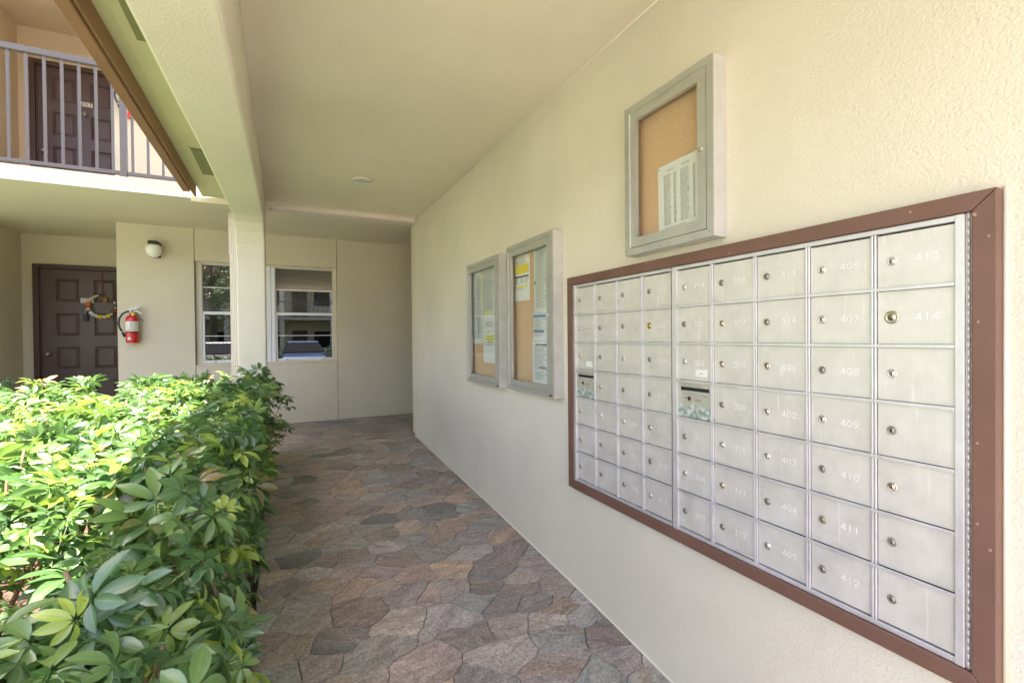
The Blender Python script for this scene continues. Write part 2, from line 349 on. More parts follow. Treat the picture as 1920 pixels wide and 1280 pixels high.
# flagstones: Voronoi cells with wandering outlines, each its own stone
def flagstones():
    rs = random.Random(12)
    x0, x1, y0, y1 = -.13, 1.36, .62, 6.93
    SX = 1.35                                        # stones run wider across the walk than along it
    pts = []
    def ext(x, y): return True
    tries = 0
    X1b = 1.95
    while tries < 9000:
        tries += 1
        x = rs.uniform(-.30, X1b+.1); y = rs.uniform(y0-.2, y1+.15)
        if y < 5.2 and x > x1+.12: continue
        d = rs.choice([.075, .09, .115, .14, .175])+.03*rs.random()
        if all(((x-a)/SX)**2+(y-b)**2 > (.5*(d+e))**2 for a, b, e in pts): pts.append((x, y, d))
    P = [(a/SX, b) for a, b, _ in pts]; out = []
    for i, (cx, cy) in enumerate(P):
        if cx*SX < x0-.1: pass
        poly = [(cx-.5, cy-.5), (cx+.5, cy-.5), (cx+.5, cy+.5), (cx-.5, cy+.5)]
        for j, (qx, qy) in sorted(enumerate(P), key=lambda t: (t[1][0]-cx)**2+(t[1][1]-cy)**2)[1:24]:
            mx_, my_ = (cx+qx)/2, (cy+qy)/2; nx, ny = qx-cx, qy-cy; new = []
            for k in range(len(poly)):
                a, b = poly[k], poly[(k+1) % len(poly)]
                da = (a[0]-mx_)*nx+(a[1]-my_)*ny; db = (b[0]-mx_)*nx+(b[1]-my_)*ny
                if da <= 0: new.append(a)
                if da*db < 0: t = da/(da-db); new.append((a[0]+(b[0]-a[0])*t, a[1]+(b[1]-a[1])*t))
            poly = new
            if len(poly) < 3: break
        if len(poly) < 3: continue
        # subdivide and let the edges wander with a noise that neighbours share
        dense = []
        for k in range(len(poly)):
            a, b = poly[k], poly[(k+1) % len(poly)]; L_ = math.dist(a, b)
            if L_ < .004: continue
            n = max(1, min(5, int(L_/.026)))
            for q in range(n): dense.append((a[0]+(b[0]-a[0])*q/n, a[1]+(b[1]-a[1])*q/n))
        W_ = []
        for (a, b) in dense:
            a *= SX; v = noise.noise_vector(Vector((a*6, b*6, 0)))*.045 + noise.noise_vector(Vector((a*22, b*22, 5)))*.014
            X, Y = a+v.x, b+v.y
            lim = x1 if Y < 5.3 else X1b
            W_.append((min(max(X, x0), lim-.002), min(max(Y, y0), y1-.003)))
        # drop doubles
        q = [W_[0]]
        for p in W_[1:]:
            if math.dist(p, q[-1]) > .003: q.append(p)
        if math.dist(q[0], q[-1]) < .003: q.pop()
        if len(q) < 4: continue
        A = sum(q[k][0]*q[(k+1) % len(q)][1]-q[(k+1) % len(q)][0]*q[k][1] for k in range(len(q)))/2
        if abs(A) < .0012: continue
        if A < 0: q.reverse()
        def inset(d):
            r = []
            for k in range(len(q)):
                p0, p, p1_ = q[k-1], q[k], q[(k+1) % len(q)]
                e0 = Vector((p[0]-p0[0], p[1]-p0[1])).normalized(); e1 = Vector((p1_[0]-p[0], p1_[1]-p[1])).normalized()
                n0 = Vector((-e0.y, e0.x)); n1 = Vector((-e1.y, e1.x)); nn = (n0+n1)
                nn = nn.normalized() if nn.length > .2 else n0
                r.append((p[0]+nn.x*d, p[1]+nn.y*d))
            return r
        lift = rs.uniform(-.0008, .0008)
        ro, ri = inset(.0014), inset(.0030)
        v = [(a, b, gz(b)-.0045) for a, b in ro]+[(a, b, gz(b)+lift) for a, b in ri]; n = len(q)
        f = [(k, (k+1) % n, n+(k+1) % n, n+k) for k in range(n)]+[tuple(range(n, 2*n))]
        cxx = sum(p[0] for p in q)/n; cyy = sum(p[1] for p in q)/n
        dep = max(.3, cyy*.896+cxx*.444)
        out.append((abs(A)/dep**3 if cyy > .8 else 0, v, f, (cxx, cyy), (rs.random(), rs.random(), rs.random())))
    out.sort(key=lambda t: -t[0])
    def mk(lst, name, parent):
        V, Fc, cols = [], [], []
        for _, v, f, c, r in lst:
            n = len(V); V += v; Fc += [tuple(n+i for i in t) for t in f]; cols += [r]*len(v)
        o = Vector((lst[0][3][0], lst[0][3][1], gz(lst[0][3][1])))
        me = bpy.data.meshes.new(name); me.from_pydata([tuple(Vector(p)-o) for p in V], [], Fc)
        ca = me.color_attributes.new('rnd', 'FLOAT_COLOR', 'POINT'); ca.data.foreach_set('color', np.array([(*c, 1) for c in cols], 'f').ravel())
        me.materials.append(STONE); return put(name, me, o, parent)
    for t in out[:298]: mk([t], 'paving_stone', walk)
    if out[298:]: mk(out[298:], 'paving_stones', walk)['kind'] = 'stuff'
flagstones()

# ceilings
box('ceiling', CEIL, -.1375, 1.36, -.35, 5.120, 2.742, 2.90, kind='structure')
bc = MB(); bc.box(-8, -.762, 5.42, 8.12, 2.79, 2.896); bc.box(-.762, 6, 5.335, 8.12, 2.79, 2.896)
bc.build('balcony_underside', CEIL, kind='structure')

# ================================================================== MAIL WALL
t = thing('mail_wall', 'long cream stucco wall carrying the mailbox bank and notice cases', 'wall', (1.36, 2.3, 0))
box('wall_face', WALL, 1.36, 1.60, -.35, 5.30, -.3, 2.90, t, .004)
box('corner_trim', TRIM, 1.402, 1.60, 5.302, 5.56, .20, 2.786, t)

q = MB(); q.tube([(1.3585, y_, gz(y_)+.002) for y_ in (-.3, 1.0, 1.37, 1.88, 3.06, 5.29)], .005, 5); q.tube([(1.3585, -.3, 2.7405), (1.3585, 5.09, 2.7405)], .0035, 5); q.build('caulk_bead', mat('pale_caulk', (.70, .66, .54), .6), t)
# beam and column: one arched piece
prof = [(-.55, -.4), (-.33, -.4), (-.33, 1.9), (-.31, 2.08), (-.23, 2.17), (-.05, 2.21), (.6, 2.245), (1.36, 2.285), (1.75, 2.31), (2.2, 2.335), (2.75, 2.375), (3.7, 2.415), (4.2, 2.435), (4.45, 2.435), (4.58, 2.41), (4.68, 2.35), (4.755, 2.25), (4.785, 2.14), (4.80, 2.0), (4.80, -.1), (5.02, -.1), (5.02, 2.2), (5.05, 2.60), (5.268, 2.60), (5.268, 2.90), (-.55, 2.90)]
bm_ = MB().prism(prof, 'x', -.368, -.138)
t = thing('arched_beam', 'cream stucco beam curving down into a square column beside the hedge', 'column', (-.25, 4.9, .24))
o = bm_.build('beam_and_post', BEAM, t); bev(o, .013)

# soffit, vents and brown fascia left of the beam
t = thing('soffit', 'pale green painted soffit strip with dark vents, between beam and brown fascia', 'soffit', (-.5, 2.5, 2.75))
box('soffit_board', SOFF, -.667, -.352, -.35, 5.20, 2.752, 2.90, t)
box('soffit_seam', SOFF, -.628, -.618, -.35, 5.20, 2.7485, 2.7515, t)
VENT = mat('vent_screen', (.20, .20, .10), .8, bump=(300, .6, .002))
for a, b in ((.3, .87), (2.03, 2.60), (3.92, 4.48)):
    v = MB()
    v.box(-.567, -.372, a, b, 2.7405, 2.7465); v.build('vent', VENT, t)
    v = MB(); v.box(-.580, -.5675, a-.012, b+.012, 2.745, 2.7515); v.build('vent_rim', SOFF, t)
t = thing('fascia_board', 'brown painted fascia board running diagonally under the upper walkway edge', 'fascia', (-.7, 2.5, 2.64))
box('board', BROWNP, -.735, -.684, -.35, 4.68, 2.640, 2.95, t, .004)
box('drip_strip', BROWNP, -.682, -.6675, -.35, 4.88, 2.655, 2.95, t, .003)
# upper storey mass above the corridor
t = thing('upper_storey', 'cream stucco upper storey wall above the corridor', 'wall', (.5, 2.5, 2.95))
box('storey_wall', WALL, -.63, 1.60, -.35, 5.26, 2.903, 5.55, t)
box('roof', BROWNP, -.95, 1.90, -.45, 5.1, 5.56, 5.75, t)

# expansion trim at the end of the corridor ceiling
t = thing('ceiling_channel', 'ivory metal channel trim across the far end of the corridor ceiling', 'trim', (.6, 5.3, 2.72))
MB().prism([(5.122, 2.762), (5.122, 2.700), (5.132, 2.690), (5.333, 2.690), (5.333, 2.788), (5.32, 2.788)], 'x', -.120, 1.345).build('channel', TRIM2, t, .003)
box('flange', TRIM2, -.130, 1.355, 5.100, 5.1195, 2.7365, 2.7415, t)
t = thing('short_gutter_trim', 'short ivory trim piece below the end of the brown fascia', 'trim', (-.6, 5.3, 2.71))
MB().prism([(5.272, 2.765), (5.262, 2.760), (5.28, 2.715), (5.372, 2.712), (5.372, 2.765)], 'x', -.765, -.372).build('gutter_lip', TRIM, t, .003)

# recessed ceiling light
t = thing('recessed_light', 'round recessed ceiling light in the corridor ceiling', 'light', (.62, 4.09, 2.73))
MB().lathe([(.088, 2.741), (.090, 2.734), (.082, 2.728), (.070, 2.730), (.066, 2.7415)], (.62, 4.09, 0), n=32).build('trim_ring', TRIM2, t)
MB().lathe([(.0655, 2.7405), (.063, 2.736), (.048, 2.731), (.02, 2.7285), (.001, 2.728)], (.62, 4.09, 0), n=32).build('lens', mat('lens', (.5, .48, .42), .3), t)

# downspout behind the column
t = thing('downspout', 'ivory ribbed downspout running down the left side of the column', 'downspout', (-.405, 4.93, .2))
def ribbed(cx, cy, wd, dp):
    pts = []
    n = 4
    for k in range(n):
        a = -wd/2+wd*k/n; q = wd/n
        pts += [(cx+a+.002, cy-dp/2), (cx+a+q*.55, cy-dp/2), (cx+a+q*.62, cy-dp/2+.004), (cx+a+q*.93, cy-dp/2+.004)]
    pts += [(cx+wd/2, cy-dp/2), (cx+wd/2, cy+dp/2), (cx-wd/2, cy+dp/2)]
    return pts
MB().prism(ribbed(-.399, 4.90, .052, .07), 'z', .2, 2.175).build('lower_pipe', TRIM2, t, .001)
MB().prism(ribbed(-.401, 4.90, .060, .078), 'z', 2.1755, 2.44).build('coupling', TRIM2, t, .001)
el = MB(); prev = None
for k in range(9):
    a = PI/2*k/8
    y = 4.86+.16*(1-math.cos(a)) ; z = 2.441+.14*math.sin(a)
    ny, nz = math.cos(a), -math.sin(a)
    ring = [(-.431, y), (-.371, y)]
    row = [(-.430, y, z), (-.372, y, z), (-.372, y+.078*ny+.0, z+.078*nz), (-.430, y+.078*ny, z+.078*nz)]
    n = len(el.v); el.v += row
    if k:
        for q in range(4): el.f.append((n-4+q, n-4+(q+1) % 4, n+(q+1) % 4, n+q))
el.build('elbow', TRIM2, t, .004)

# ================================================================== BACK WALL WITH WINDOWS
t = thing('back_wall', 'cream stucco wall with twin sash windows at the end of the walk', 'wall', (0, 6.93, .26)); BW = t
B0, B1 = 6.93, 7.08
box('wall_panel', WALLB, -1.743, -.984, B0, B1, .2, 2.79, t, .003)
box('wall_panel', WALLB, .690, 6, B0, B1, .2, 2.79, t, .003)
mp_ = MB(); mp_.box(-.978, .684, B0+.002, B1, 2.388, 2.79); mp_.box(-.978, .684, B0+.002, B1, .2, 1.083)
mp_.build('wall_panel', WALLB, t)
box('joint_backing', GROUT, -1.0, .71, B0+.153, B0+.16, .2, 2.79, t)
box('return_wall', WALLB, -1.743, -1.60, B1+.001, 8.12, .2, 2.79, t)
fr = MB(); fr.box(-.978, -.914, B0+.055, B0+.14, 1.083, 2.388); fr.box(.638, .684, B0+.055, B0+.14, 1.083, 2.388); fr.box(-.913, .637, B0+.055, B0+.14, 2.362, 2.388); fr.box(-.913, .637, B0+.045, B0+.14, 1.083, 1.100)
fr.build('window_surround', TRIM, t)
m_ = MB(); m_.box(-.192, -.140, B0+.04, B0+.12, 1.101, 2.361); m_.box(-.136, -.088, B0+.04, B0+.12, 1.101, 2.361); m_.build('mullion', WHITE, t, .003)
box('sill', TRIM, -.985, .692, B0-.012, B0+.044, 1.070, 1.082, t)
def window(x0, x1):
    wd = MB()
    wd.box(x0, x1, B0+.062, B0+.10, 1.722, 1.760)                    # meeting rail
    wd.box(x0, x0+.006, B0+.07, B0+.10, 1.762, 2.360); wd.box(x1-.006, x1, B0+.07, B0+.10, 1.762, 2.360); wd.box(x0+.007, x1-.007, B0+.07, B0+.10, 2.352, 2.360)
    wd.box(x0, x0+.022, B0+.062, B0+.10, 1.102, 1.720); wd.box(x1-.014, x1, B0+.062, B0+.10, 1.102, 1.720); wd.box(x0+.023, x1-.015, B0+.062, B0+.10, 1.102, 1.137)
    f = wd.build('window_frame', WHITE, BW, .002)
    mu = MB(); mu.box(x0+.008, x1-.008, B0+.078, B0+.092, 2.064, 2.074); mu.build('muntin', WHITE, f)
    mu = MB(); mu.box(x0+.024, x1-.016, B0+.078, B0+.092, 1.443, 1.451); mu.build('muntin', WHITE, f)
    MB().box(x0+.007, x1-.007, B0+.084, B0+.087, 1.761, 2.351).build('pane', PANE, f)
    MB().box(x0+.023, x1-.015, B0+.084, B0+.087, 1.138, 1.721).build('pane', SCREEN, f, label='dark screened lower pane')
    for k in range(51):
        z = 1.115+k*.0242
        q = MB().prism([(B0+.116, z), (B0+.117, z-.0012), (B0+.136, z+.004), (B0+.135, z+.0052)], 'x', x0+.012, x1-.012); q.build('blind_slat', BLIND, BW)
    h = MB(); h.box(x0+.13, x0+.145, B0+.055, B0+.0615, 1.112, 1.127); h.box(x1-.13, x1-.115, B0+.055, B0+.0615, 1.112, 1.127); h.build('sash_latch', DARKM, f)
window(-.912, -.194); window(-.086, .636)
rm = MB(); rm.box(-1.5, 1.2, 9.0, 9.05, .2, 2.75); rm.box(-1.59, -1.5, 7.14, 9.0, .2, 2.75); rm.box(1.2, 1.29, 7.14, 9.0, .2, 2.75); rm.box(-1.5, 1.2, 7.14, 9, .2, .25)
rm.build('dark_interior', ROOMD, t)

# recess with the lower flat door
t = thing('entry_recess_wall', 'cream stucco recess wall around the brown lower flat door', 'wall', (-2.4, 8.12, .26))
r_ = MB(); r_.box(-3.0, -2.892, 8.12, 8.25, .2, 2.79); r_.box(-2.892, -1.86, 8.12, 8.25, 2.411, 2.79); r_.box(-1.86, -1.6, 8.122, 8.25, .2, 2.79)
r_.build('recess_back', WALLB, t)
box('recess_side', WALLB, -3.15, -3.0, 6.93, 8.25, .2, 2.79, t, .003)
box('front_wall', WALLB, -8, -3.151, 6.93, 7.05, .2, 2.79, t)
box('corridor_end', WALLB, 5.9, 6, 5.57, 6.92, .2, 2.79, t)
box('inner_wall', WALLB, 1.601, 5.9, 5.32, 5.56, .2, 2.79, t)

def door(z0, label, P, num, kx=-2.370):
    """a moulded eight-panel door in its casing; z0 = floor height"""
    t = thing('entry_door', label, 'door', (-2.375, 8.12, z0))
    top = z0+2.086
    cs = MB(); cs.box(-2.890, -2.832, 8.085, 8.16, z0, top+.058); cs.box(-1.918, -1.860, 8.085, 8.16, z0, top+.058); cs.box(-2.831, -1.919, 8.085, 8.16, top+.003, top+.058)
    cs.box(-2.831, -2.818, 8.115, 8.16, z0, top+.002); cs.box(-2.817, -1.919, 8.115, 8.16, top-.010, top+.002)
    cs.build('door_frame', CASEP, t, .004)
    bmx = bmesh.new()
    xs = [-2.816, -2.680, -2.442, -2.290, -2.052, -1.920]; zs = [z0+.01, z0+.30, z0+.60, z0+.765, z0+1.06, z0+1.208, z0+1.510, z0+1.660, z0+1.963, top-.012]
    zs = [z0+.01, z0+.16, z0+.60, z0+.765, z0+1.06, z0+1.208, z0+1.510, z0+1.660, z0+1.963, top-.012]
    vv = {}
    def V(x, y, z):
        k = (round(x, 5), round(y, 5), round(z, 5))
        if k not in vv: vv[k] = bmx.verts.new(k)
        return vv[k]
    Y = 8.142
    for i in range(5):
        for j in range(9):
            a, b, c, d = xs[i], xs[i+1], zs[j], zs[j+1]
            if i in (1, 3) and j in (1, 3, 5, 7):
                rings = [(0, 0), (.012, .011), (.024, .011), (.042, .002)]
                for (q0, y0), (q1, y1) in zip(rings, rings[1:]):
                    A = [(a+q0, c+q0), (b-q0, c+q0), (b-q0, d-q0), (a+q0, d-q0)]; Bq = [(a+q1, c+q1), (b-q1, c+q1), (b-q1, d-q1), (a+q1, d-q1)]
                    for k in range(4):
                        k2 = (k+1) % 4
                        bmx.faces.new([V(A[k][0], Y+y0, A[k][1]), V(A[k2][0], Y+y0, A[k2][1]), V(Bq[k2][0], Y+y1, Bq[k2][1]), V(Bq[k][0], Y+y1, Bq[k][1])])
                q1, y1 = rings[-1]; bmx.faces.new([V(a+q1, Y+y1, c+q1), V(b-q1, Y+y1, c+q1), V(b-q1, Y+y1, d-q1), V(a+q1, Y+y1, d-q1)])
            else: bmx.faces.new([V(a, Y, c), V(b, Y, c), V(b, Y, d), V(a, Y, d)])
    me = bpy.data.meshes.new('door_leaf'); bmesh.ops.recalc_face_normals(bmx, faces=bmx.faces); bmx.to_mesh(me); bmx.free(); me.materials.append(P)
    lf = put('door_leaf', me, (0, 0, 0), t)
    so_ = lf.modifiers.new('thick', 'SOLIDIFY'); so_.thickness = .03; so_.offset = 0
    nz = z0+1.649 if z0 < 1 else z0+1.635
    Y -= .0155
    pl = box('number_plate', PLATEW, kx-.056, kx+.080, Y-.006, Y-.0165+.012, nz, nz+.062, t, .0015)
    text_on(num, (kx+.012, Y-.008, nz+.031), .044, 'y', INKD, pl, .0075, .035)
    kn = MB(); cz = nz-.115
    kn.lathe([(.026, 0), (.030, -.006), (.022, -.014), (.006, -.018)], (kx, Y-.004, cz+.02), 'y', 16)
    kn.tube([(kx-.034, Y-.02, cz+.028), (kx-.012, Y-.026, cz+.018), (kx, Y-.028, cz-.035), (kx+.012, Y-.026, cz+.018), (kx+.034, Y-.02, cz+.028)], .006, 6)
    kn.build('door_knocker', NICKD, t)
    if z0 < 1:
        lk = MB(); lk.box(kx-.022, kx+.022, Y-.045, Y-.012, cz-.13, cz-.045); lk.tube([(kx-.014, Y-.028, cz-.046), (kx-.014, Y-.028, cz-.03), (kx+.014, Y-.028, cz-.03), (kx+.014, Y-.028, cz-.046)], .004, 6)
        lk.build('lockbox', DARKM, t, .003)
    kb = MB(); kb.lathe([(.03, 0), (.032, -.006), (.012, -.012), (.012, -.03), (.026, -.04), (.028, -.055), (.016, -.066), (.002, -.067)], (-2.755, Y-.003, z0+.97), 'y', 20); kb.build('door_knob', NICKD, t)
    return t

# stroke digits, drawn as thin ribbons like an engraving cutter's
def arc(cx, cy, rx, ry, a0, a1, n=8): return [(cx+rx*math.cos(math.radians(a0+(a1-a0)*k/n)), cy+ry*math.sin(math.radians(a0+(a1-a0)*k/n))) for k in range(n+1)]
GL = {'0': [arc(.33, .5, .33, .5, 0, 360, 16)], '1': [[(.33, 0), (.33, 1)]],
      '2': [[(.04, .74)]+arc(.33, .72, .30, .28, 165, -25, 8)+[(.02, 0), (.66, 0)]],
      '3': [[(.04, 1), (.60, 1), (.30, .60)]+arc(.32, .30, .32, .30, 80, -150, 8)],
      '4': [[(.52, 0), (.52, 1), (.0, .30), (.70, .30)]],
      '5': [[(.58, 1), (.12, 1), (.08, .56)]+arc(.32, .32, .32, .32, 110, -140, 8)],
      '6': [[(.50, 1), (.12, .56)]+arc(.33, .31, .31, .31, 150, -210, 14)],
      '7': [[(.02, 1), (.64, 1), (.22, 0)]],
      '8': [arc(.33, .76, .24, .24, -90, 270, 12)+arc(.33, .26, .32, .26, 90, -270, 14)],
      '9': [[(.16, 0), (.54, .44)]+arc(.33, .69, .31, .31, -30, 330, 14)]}
def text_on(s_, c, h, face, m, parent, th, gap=.30, name='number', bold=False):
    """face 'y': on a wall facing -Y, read along +X; face 'x': on a wall facing -X, read along -Y"""
    mb = MB(); wd = .66*h; g_ = gap*h if gap < 1 else gap; tot = len(s_)*wd+(len(s_)-1)*h*.30
    x = -tot/2
    for ch in s_:
        for st in GL[ch]:
            for (a, b), (a2, b2) in zip(st, st[1:]):
                d = Vector((a2-a, b2-b));
                if d.length == 0: continue
                d.normalize(); nx, ny = -d.y*th/2, d.x*th/2; e = th*.3
                q = [(x+a*h-d.x*e+nx, (b-.5)*h-d.y*e+ny), (x+a*h-d.x*e-nx, (b-.5)*h-d.y*e-ny), (x+a2*h+d.x*e-nx, (b2-.5)*h+d.y*e-ny), (x+a2*h+d.x*e+nx, (b2-.5)*h+d.y*e+ny)]
                if face == 'y': mb.quad(*[(c[0]+u, c[1], c[2]+v) for u, v in q])
                else: mb.quad(*[(c[0], c[1]-u, c[2]+v) for u, v in q])
        x += wd+h*.30
    return mb.build(name, m, parent)
door(.262, 'brown panelled door with flower wreath and 107 plate, on the ground floor', DOORP, '107')
d2 = door(2.905, 'brown panelled door numbered 207 behind the upper balcony railing', DOORP2, '207', -2.345)

# flower wreath
t = thing('wreath', 'hoop wreath of orange, yellow and white flowers hanging on the lower door', 'wreath', (-2.195, 8.08, 1.72))
hp = MB(); wc = (-2.198, 8.095, 1.868)
hp.tube([(wc[0]+.145*math.cos(2*PI*k/36), wc[1], wc[2]+.145*math.sin(2*PI*k/36)) for k in range(37)], .0045, 6); hp.build('hoop', mat('wicker', (.28, .17, .08), .8), t)
rb = MB(); rb.box(-2.206, -2.188, 8.118, 8.121, 1.99, 2.335); rb.tube([(-2.198, 8.10, 2.02), (-2.23, 8.09, 2.04), (-2.215, 8.095, 2.0), (-2.198, 8.10, 2.02), (-2.17, 8.09, 2.045), (-2.18, 8.095, 2.0), (-2.198, 8.10, 2.02)], .007, 5)
rb.build('ribbon', mat('maroon_ribbon', (.09, .02, .015), .6), t)
FC = {'o': mat('orange_petals', (.85, .20, .03), .7), 'y': mat('yellow_petals', (.85, .58, .05), .7), 'w': mat('white_petals', (.78, .74, .68), .7), 'p': mat('peach_petals', (.80, .52, .38), .7), 'b': mat('pale_blue_petals', (.62, .70, .74), .7), 'r': mat('rust_petals', (.42, .09, .03), .7)}
FL = [(170, .032, 'o'), (196, .024, 'p'), (218, .024, 'w'), (232, .026, 'b'), (247, .022, 'w'), (262, .030, 'y'), (281, .026, 'w'), (297, .030, 'y'), (312, .020, 'w'), (338, .030, 'r'), (352, .018, 'w'), (152, .020, 'p'), (140, .022, 'w'), (128, .020, 'p'), (116, .017, 'w'), (106, .013, 'w'), (20, .016, 'w')]
for a, r, c in FL:
    f = MB(); cx, cz = wc[0]+.147*math.cos(math.radians(a)), wc[2]+.147*math.sin(math.radians(a))
    for ring, (rr, yo, n) in enumerate(((r, -.012, 8), (r*.62, -.022, 6))):
        for k in range(n):
            th = 2*PI*k/n+ring*.4; px, pz = math.cos(th), math.sin(th); qx, qz = -pz*rr*.36, px*rr*.36
            i = len(f.v); f.v += [(cx, wc[1]+yo+.006, cz), (cx+px*rr*.6+qx, wc[1]+yo-.003, cz+pz*rr*.6+qz), (cx+px*rr, wc[1]+yo+.002, cz+pz*rr), (cx+px*rr*.6-qx, wc[1]+yo-.003, cz+pz*rr*.6-qz)]
            f.f.append((i, i+1, i+2, i+3))
    f.lathe([(r*.2, -.030), (r*.12, -.036), (.001, -.037)], (cx, wc[1], cz), 'y', 8)
    f.build('flower', FC[c], t)
lfm = mat('wreath_leaf', (.07, .15, .04), .6)
for a in (75, 160, 185, 207, 240, 272, 290, 305, 325, 345, 5, 30, 45, 130):
    f = MB(); cx, cz = wc[0]+.135*math.cos(math.radians(a)), wc[2]+.135*math.sin(math.radians(a))
    for s_ in (-35, 25):
        th = math.radians(a+180+s_); ex, ez = cx+.035*math.cos(th), cz+.035*math.sin(th); nx, nz = -math.sin(th)*.008, math.cos(th)*.008
        f.quad((cx, wc[1]-.004, cz), ((cx+ex)/2+nx, wc[1]-.012, (cz+ez)/2+nz), (ex, wc[1]-.006, ez), ((cx+ex)/2-nx, wc[1]-.012, (cz+ez)/2-nz))
    f.build('leaf', lfm, t)
f = MB(); f.box(wc[0]+.015, wc[0]+.055, wc[1]-.010, wc[1]-.004, wc[2]+.055, wc[2]+.115); f.build('tag_ornament', mat('terracotta_cloth', (.42, .12, .04), .8), t, .003)

# wall lamp
t = thing('wall_lamp', 'white oval glass globe lamp on a black wall bracket beside the windows', 'lamp', (-1.37, 6.93, 2.45))
box('back_plate', BLACKM, -1.418, -1.314, 6.915, 6.93, 2.395, 2.572, t, .004)
br = MB(); br.prism([(6.914, 2.50), (6.80, 2.53), (6.76, 2.545), (6.76, 2.575), (6.90, 2.575), (6.914, 2.565)], 'x', -1.408, -1.324); br.lathe([(.045, 2.538), (.056, 2.545), (.056, 2.572), (.04, 2.576)], (-1.366, 6.815, 0), n=20)
br.build('bracket', BLACKM, t, .003)
MB().lathe([(.046, 2.537), (.066, 2.526), (.079, 2.500), (.083, 2.470), (.080, 2.440), (.068, 2.415), (.046, 2.395), (.02, 2.384), (.001, 2.382)], (-1.366, 6.815, 0), n=28).build('globe', GLOBE, t)

# fire extinguisher
def extinguisher(dz, label):
    cx, cy, zb = -1.590, 6.862, 1.372+dz
    t = thing('fire_extinguisher', label, 'extinguisher', (cx, cy, zb), 'fire extinguishers')
    MB().lathe([(.055, zb), (.062, zb+.006), (.0625, zb+.02), (.0625, zb+.265), (.058, zb+.293), (.044, zb+.315), (.026, zb+.328), (.022, zb+.345)], (cx, cy, 0), n=28).build('tank', RED, t)
    lb = MB()
    for k in range(14):
        a0, a1 = math.radians(200+k*12), math.radians(200+(k+1)*12); r = .0632
        lb.quad((cx+r*math.cos(a0), cy+r*math.sin(a0), zb+.135), (cx+r*math.cos(a1), cy+r*math.sin(a1), zb+.135), (cx+r*math.cos(a1), cy+r*math.sin(a1), zb+.252), (cx+r*math.cos(a0), cy+r*math.sin(a0), zb+.252))
    l_ = lb.build('instruction_label', mat('label_silver', (.60, .58, .50), .5), t)
    for (z0_, z1_, a0_, a1_, mm) in ((.246, .252, 200, 368, YEL), (.135, .141, 200, 368, YEL), (.165, .236, 222, 262, PAPER), (.226, .238, 268, 276, RED), (.205, .212, 270, 278, INKD), (.19, .197, 270, 278, INKD), (.175, .182, 270, 278, INKD), (.15, .158, 232, 246, INKD), (.15, .158, 250, 262, INKD), (.15, .158, 266, 276, INKD), (.15, .16, 292, 300, lfm)):
        q = MB(); n = 4; r = .0637
        for k in range(n):
            b0, b1 = (math.radians(a0_+(a1_-a0_)*(k+i)/n) for i in (0, 1))
            q.quad(*[(cx+r*math.cos(b), cy+r*math.sin(b), zb+z) for b, z in ((b0, z0_), (b1, z0_), (b1, z1_), (b0, z1_))])
        q.build('print', mm, l_)
    for k in range(6):
        q = MB(); b0, b1 = math.radians(225), math.radians(259); z = zb+.172+k*.010
        q.quad(*[(cx+.0641*math.cos(b), cy+.0641*math.sin(b), zz) for b, zz in ((b0, z), (math.radians(242), z), (math.radians(242), z+.003), (b0, z+.003))]); q.quad(*[(cx+.0641*math.cos(b), cy+.0641*math.sin(b), zz) for b, zz in ((math.radians(242), z), (b1, z), (b1, z+.003), (math.radians(242), z+.003))])
        q.build('print', INK, l_)
    q = MB()
    for k in range(8):
        b0, b1 = math.radians(238+k*4.5), math.radians(238+(k+1)*4.5); f0, f1 = math.sin(PI*k/8), math.sin(PI*(k+1)/8)
        q.quad(*[(cx+.0634*math.cos(b), cy+.0634*math.sin(b), zb+z) for b, z in ((b0, .038), (b1, .038), (b1, .044+.026*f1), (b0, .044+.026*f0))])
    q.build('round_badge', PAPER, t)
    q = MB(); q.quad(*[(cx+.0639*math.cos(math.radians(b)), cy+.0639*math.sin(math.radians(b)), zb+z) for b, z in ((248, .042), (254, .042), (256, .056), (252, .056))]); q.quad(*[(cx+.0639*math.cos(math.radians(b)), cy+.0639*math.sin(math.radians(b)), zb+z) for b, z in ((258, .042), (264, .042), (261, .056), (257, .056))]); q.build('emblem', BLUE, t)
    MB().lathe([(.0645, zb+.118), (.0655, zb+.118), (.0655, zb+.130), (.0645, zb+.130)], (cx, cy, 0), n=28).build('strap', DARKM, t)
    MB().box(cx-.02, cx+.02, cy+.0585, 6.929, zb+.05, zb+.30).build('wall_bracket', BLACKM, t)
    vz = zb+.345
    v = MB(); v.lathe([(.022, vz-.002), (.024, vz+.004), (.024, vz+.018), (.016, vz+.024), (.016, vz+.04)], (cx, cy, 0), n=16); v.lathe([(.014, 0), (.016, -.03), (.001, -.031)], (cx, cy-.01, vz+.02), 'y', 14); v.build('valve', CHROME, t)
    v = MB(); v.prism([(cx-.03, vz+.036), (cx+.035, vz+.052), (cx+.082, vz+.085), (cx+.085, vz+.093), (cx+.03, vz+.070), (cx-.03, vz+.050)], 'y', cy-.013, cy+.013); v.build('handle', CHROME, t, .002)
    v = MB(); v.prism([(cx-.005, vz+.028), (cx+.05, vz+.022), (cx+.098, vz-.012), (cx+.10, vz-.004), (cx+.055, vz+.034), (cx, vz+.038)], 'y', cy-.012, cy+.012); v.build('lever', CHROME, t, .002)
    v = MB(); v.prism([(cx-.006, vz-.03), (cx+.022, vz-.024), (cx+.03, vz+.012), (cx+.006, vz+.006)], 'y', cy-.035, cy-.031); v.build('yellow_tag', YEL, t)
    v = MB(); v.tube([(cx+.03, cy-.01, vz+.0), (cx+.07, cy-.012, vz-.04), (cx+.105, cy-.012, vz-.085)], .004, 6); v.build('pull_strap', DARKM, t)
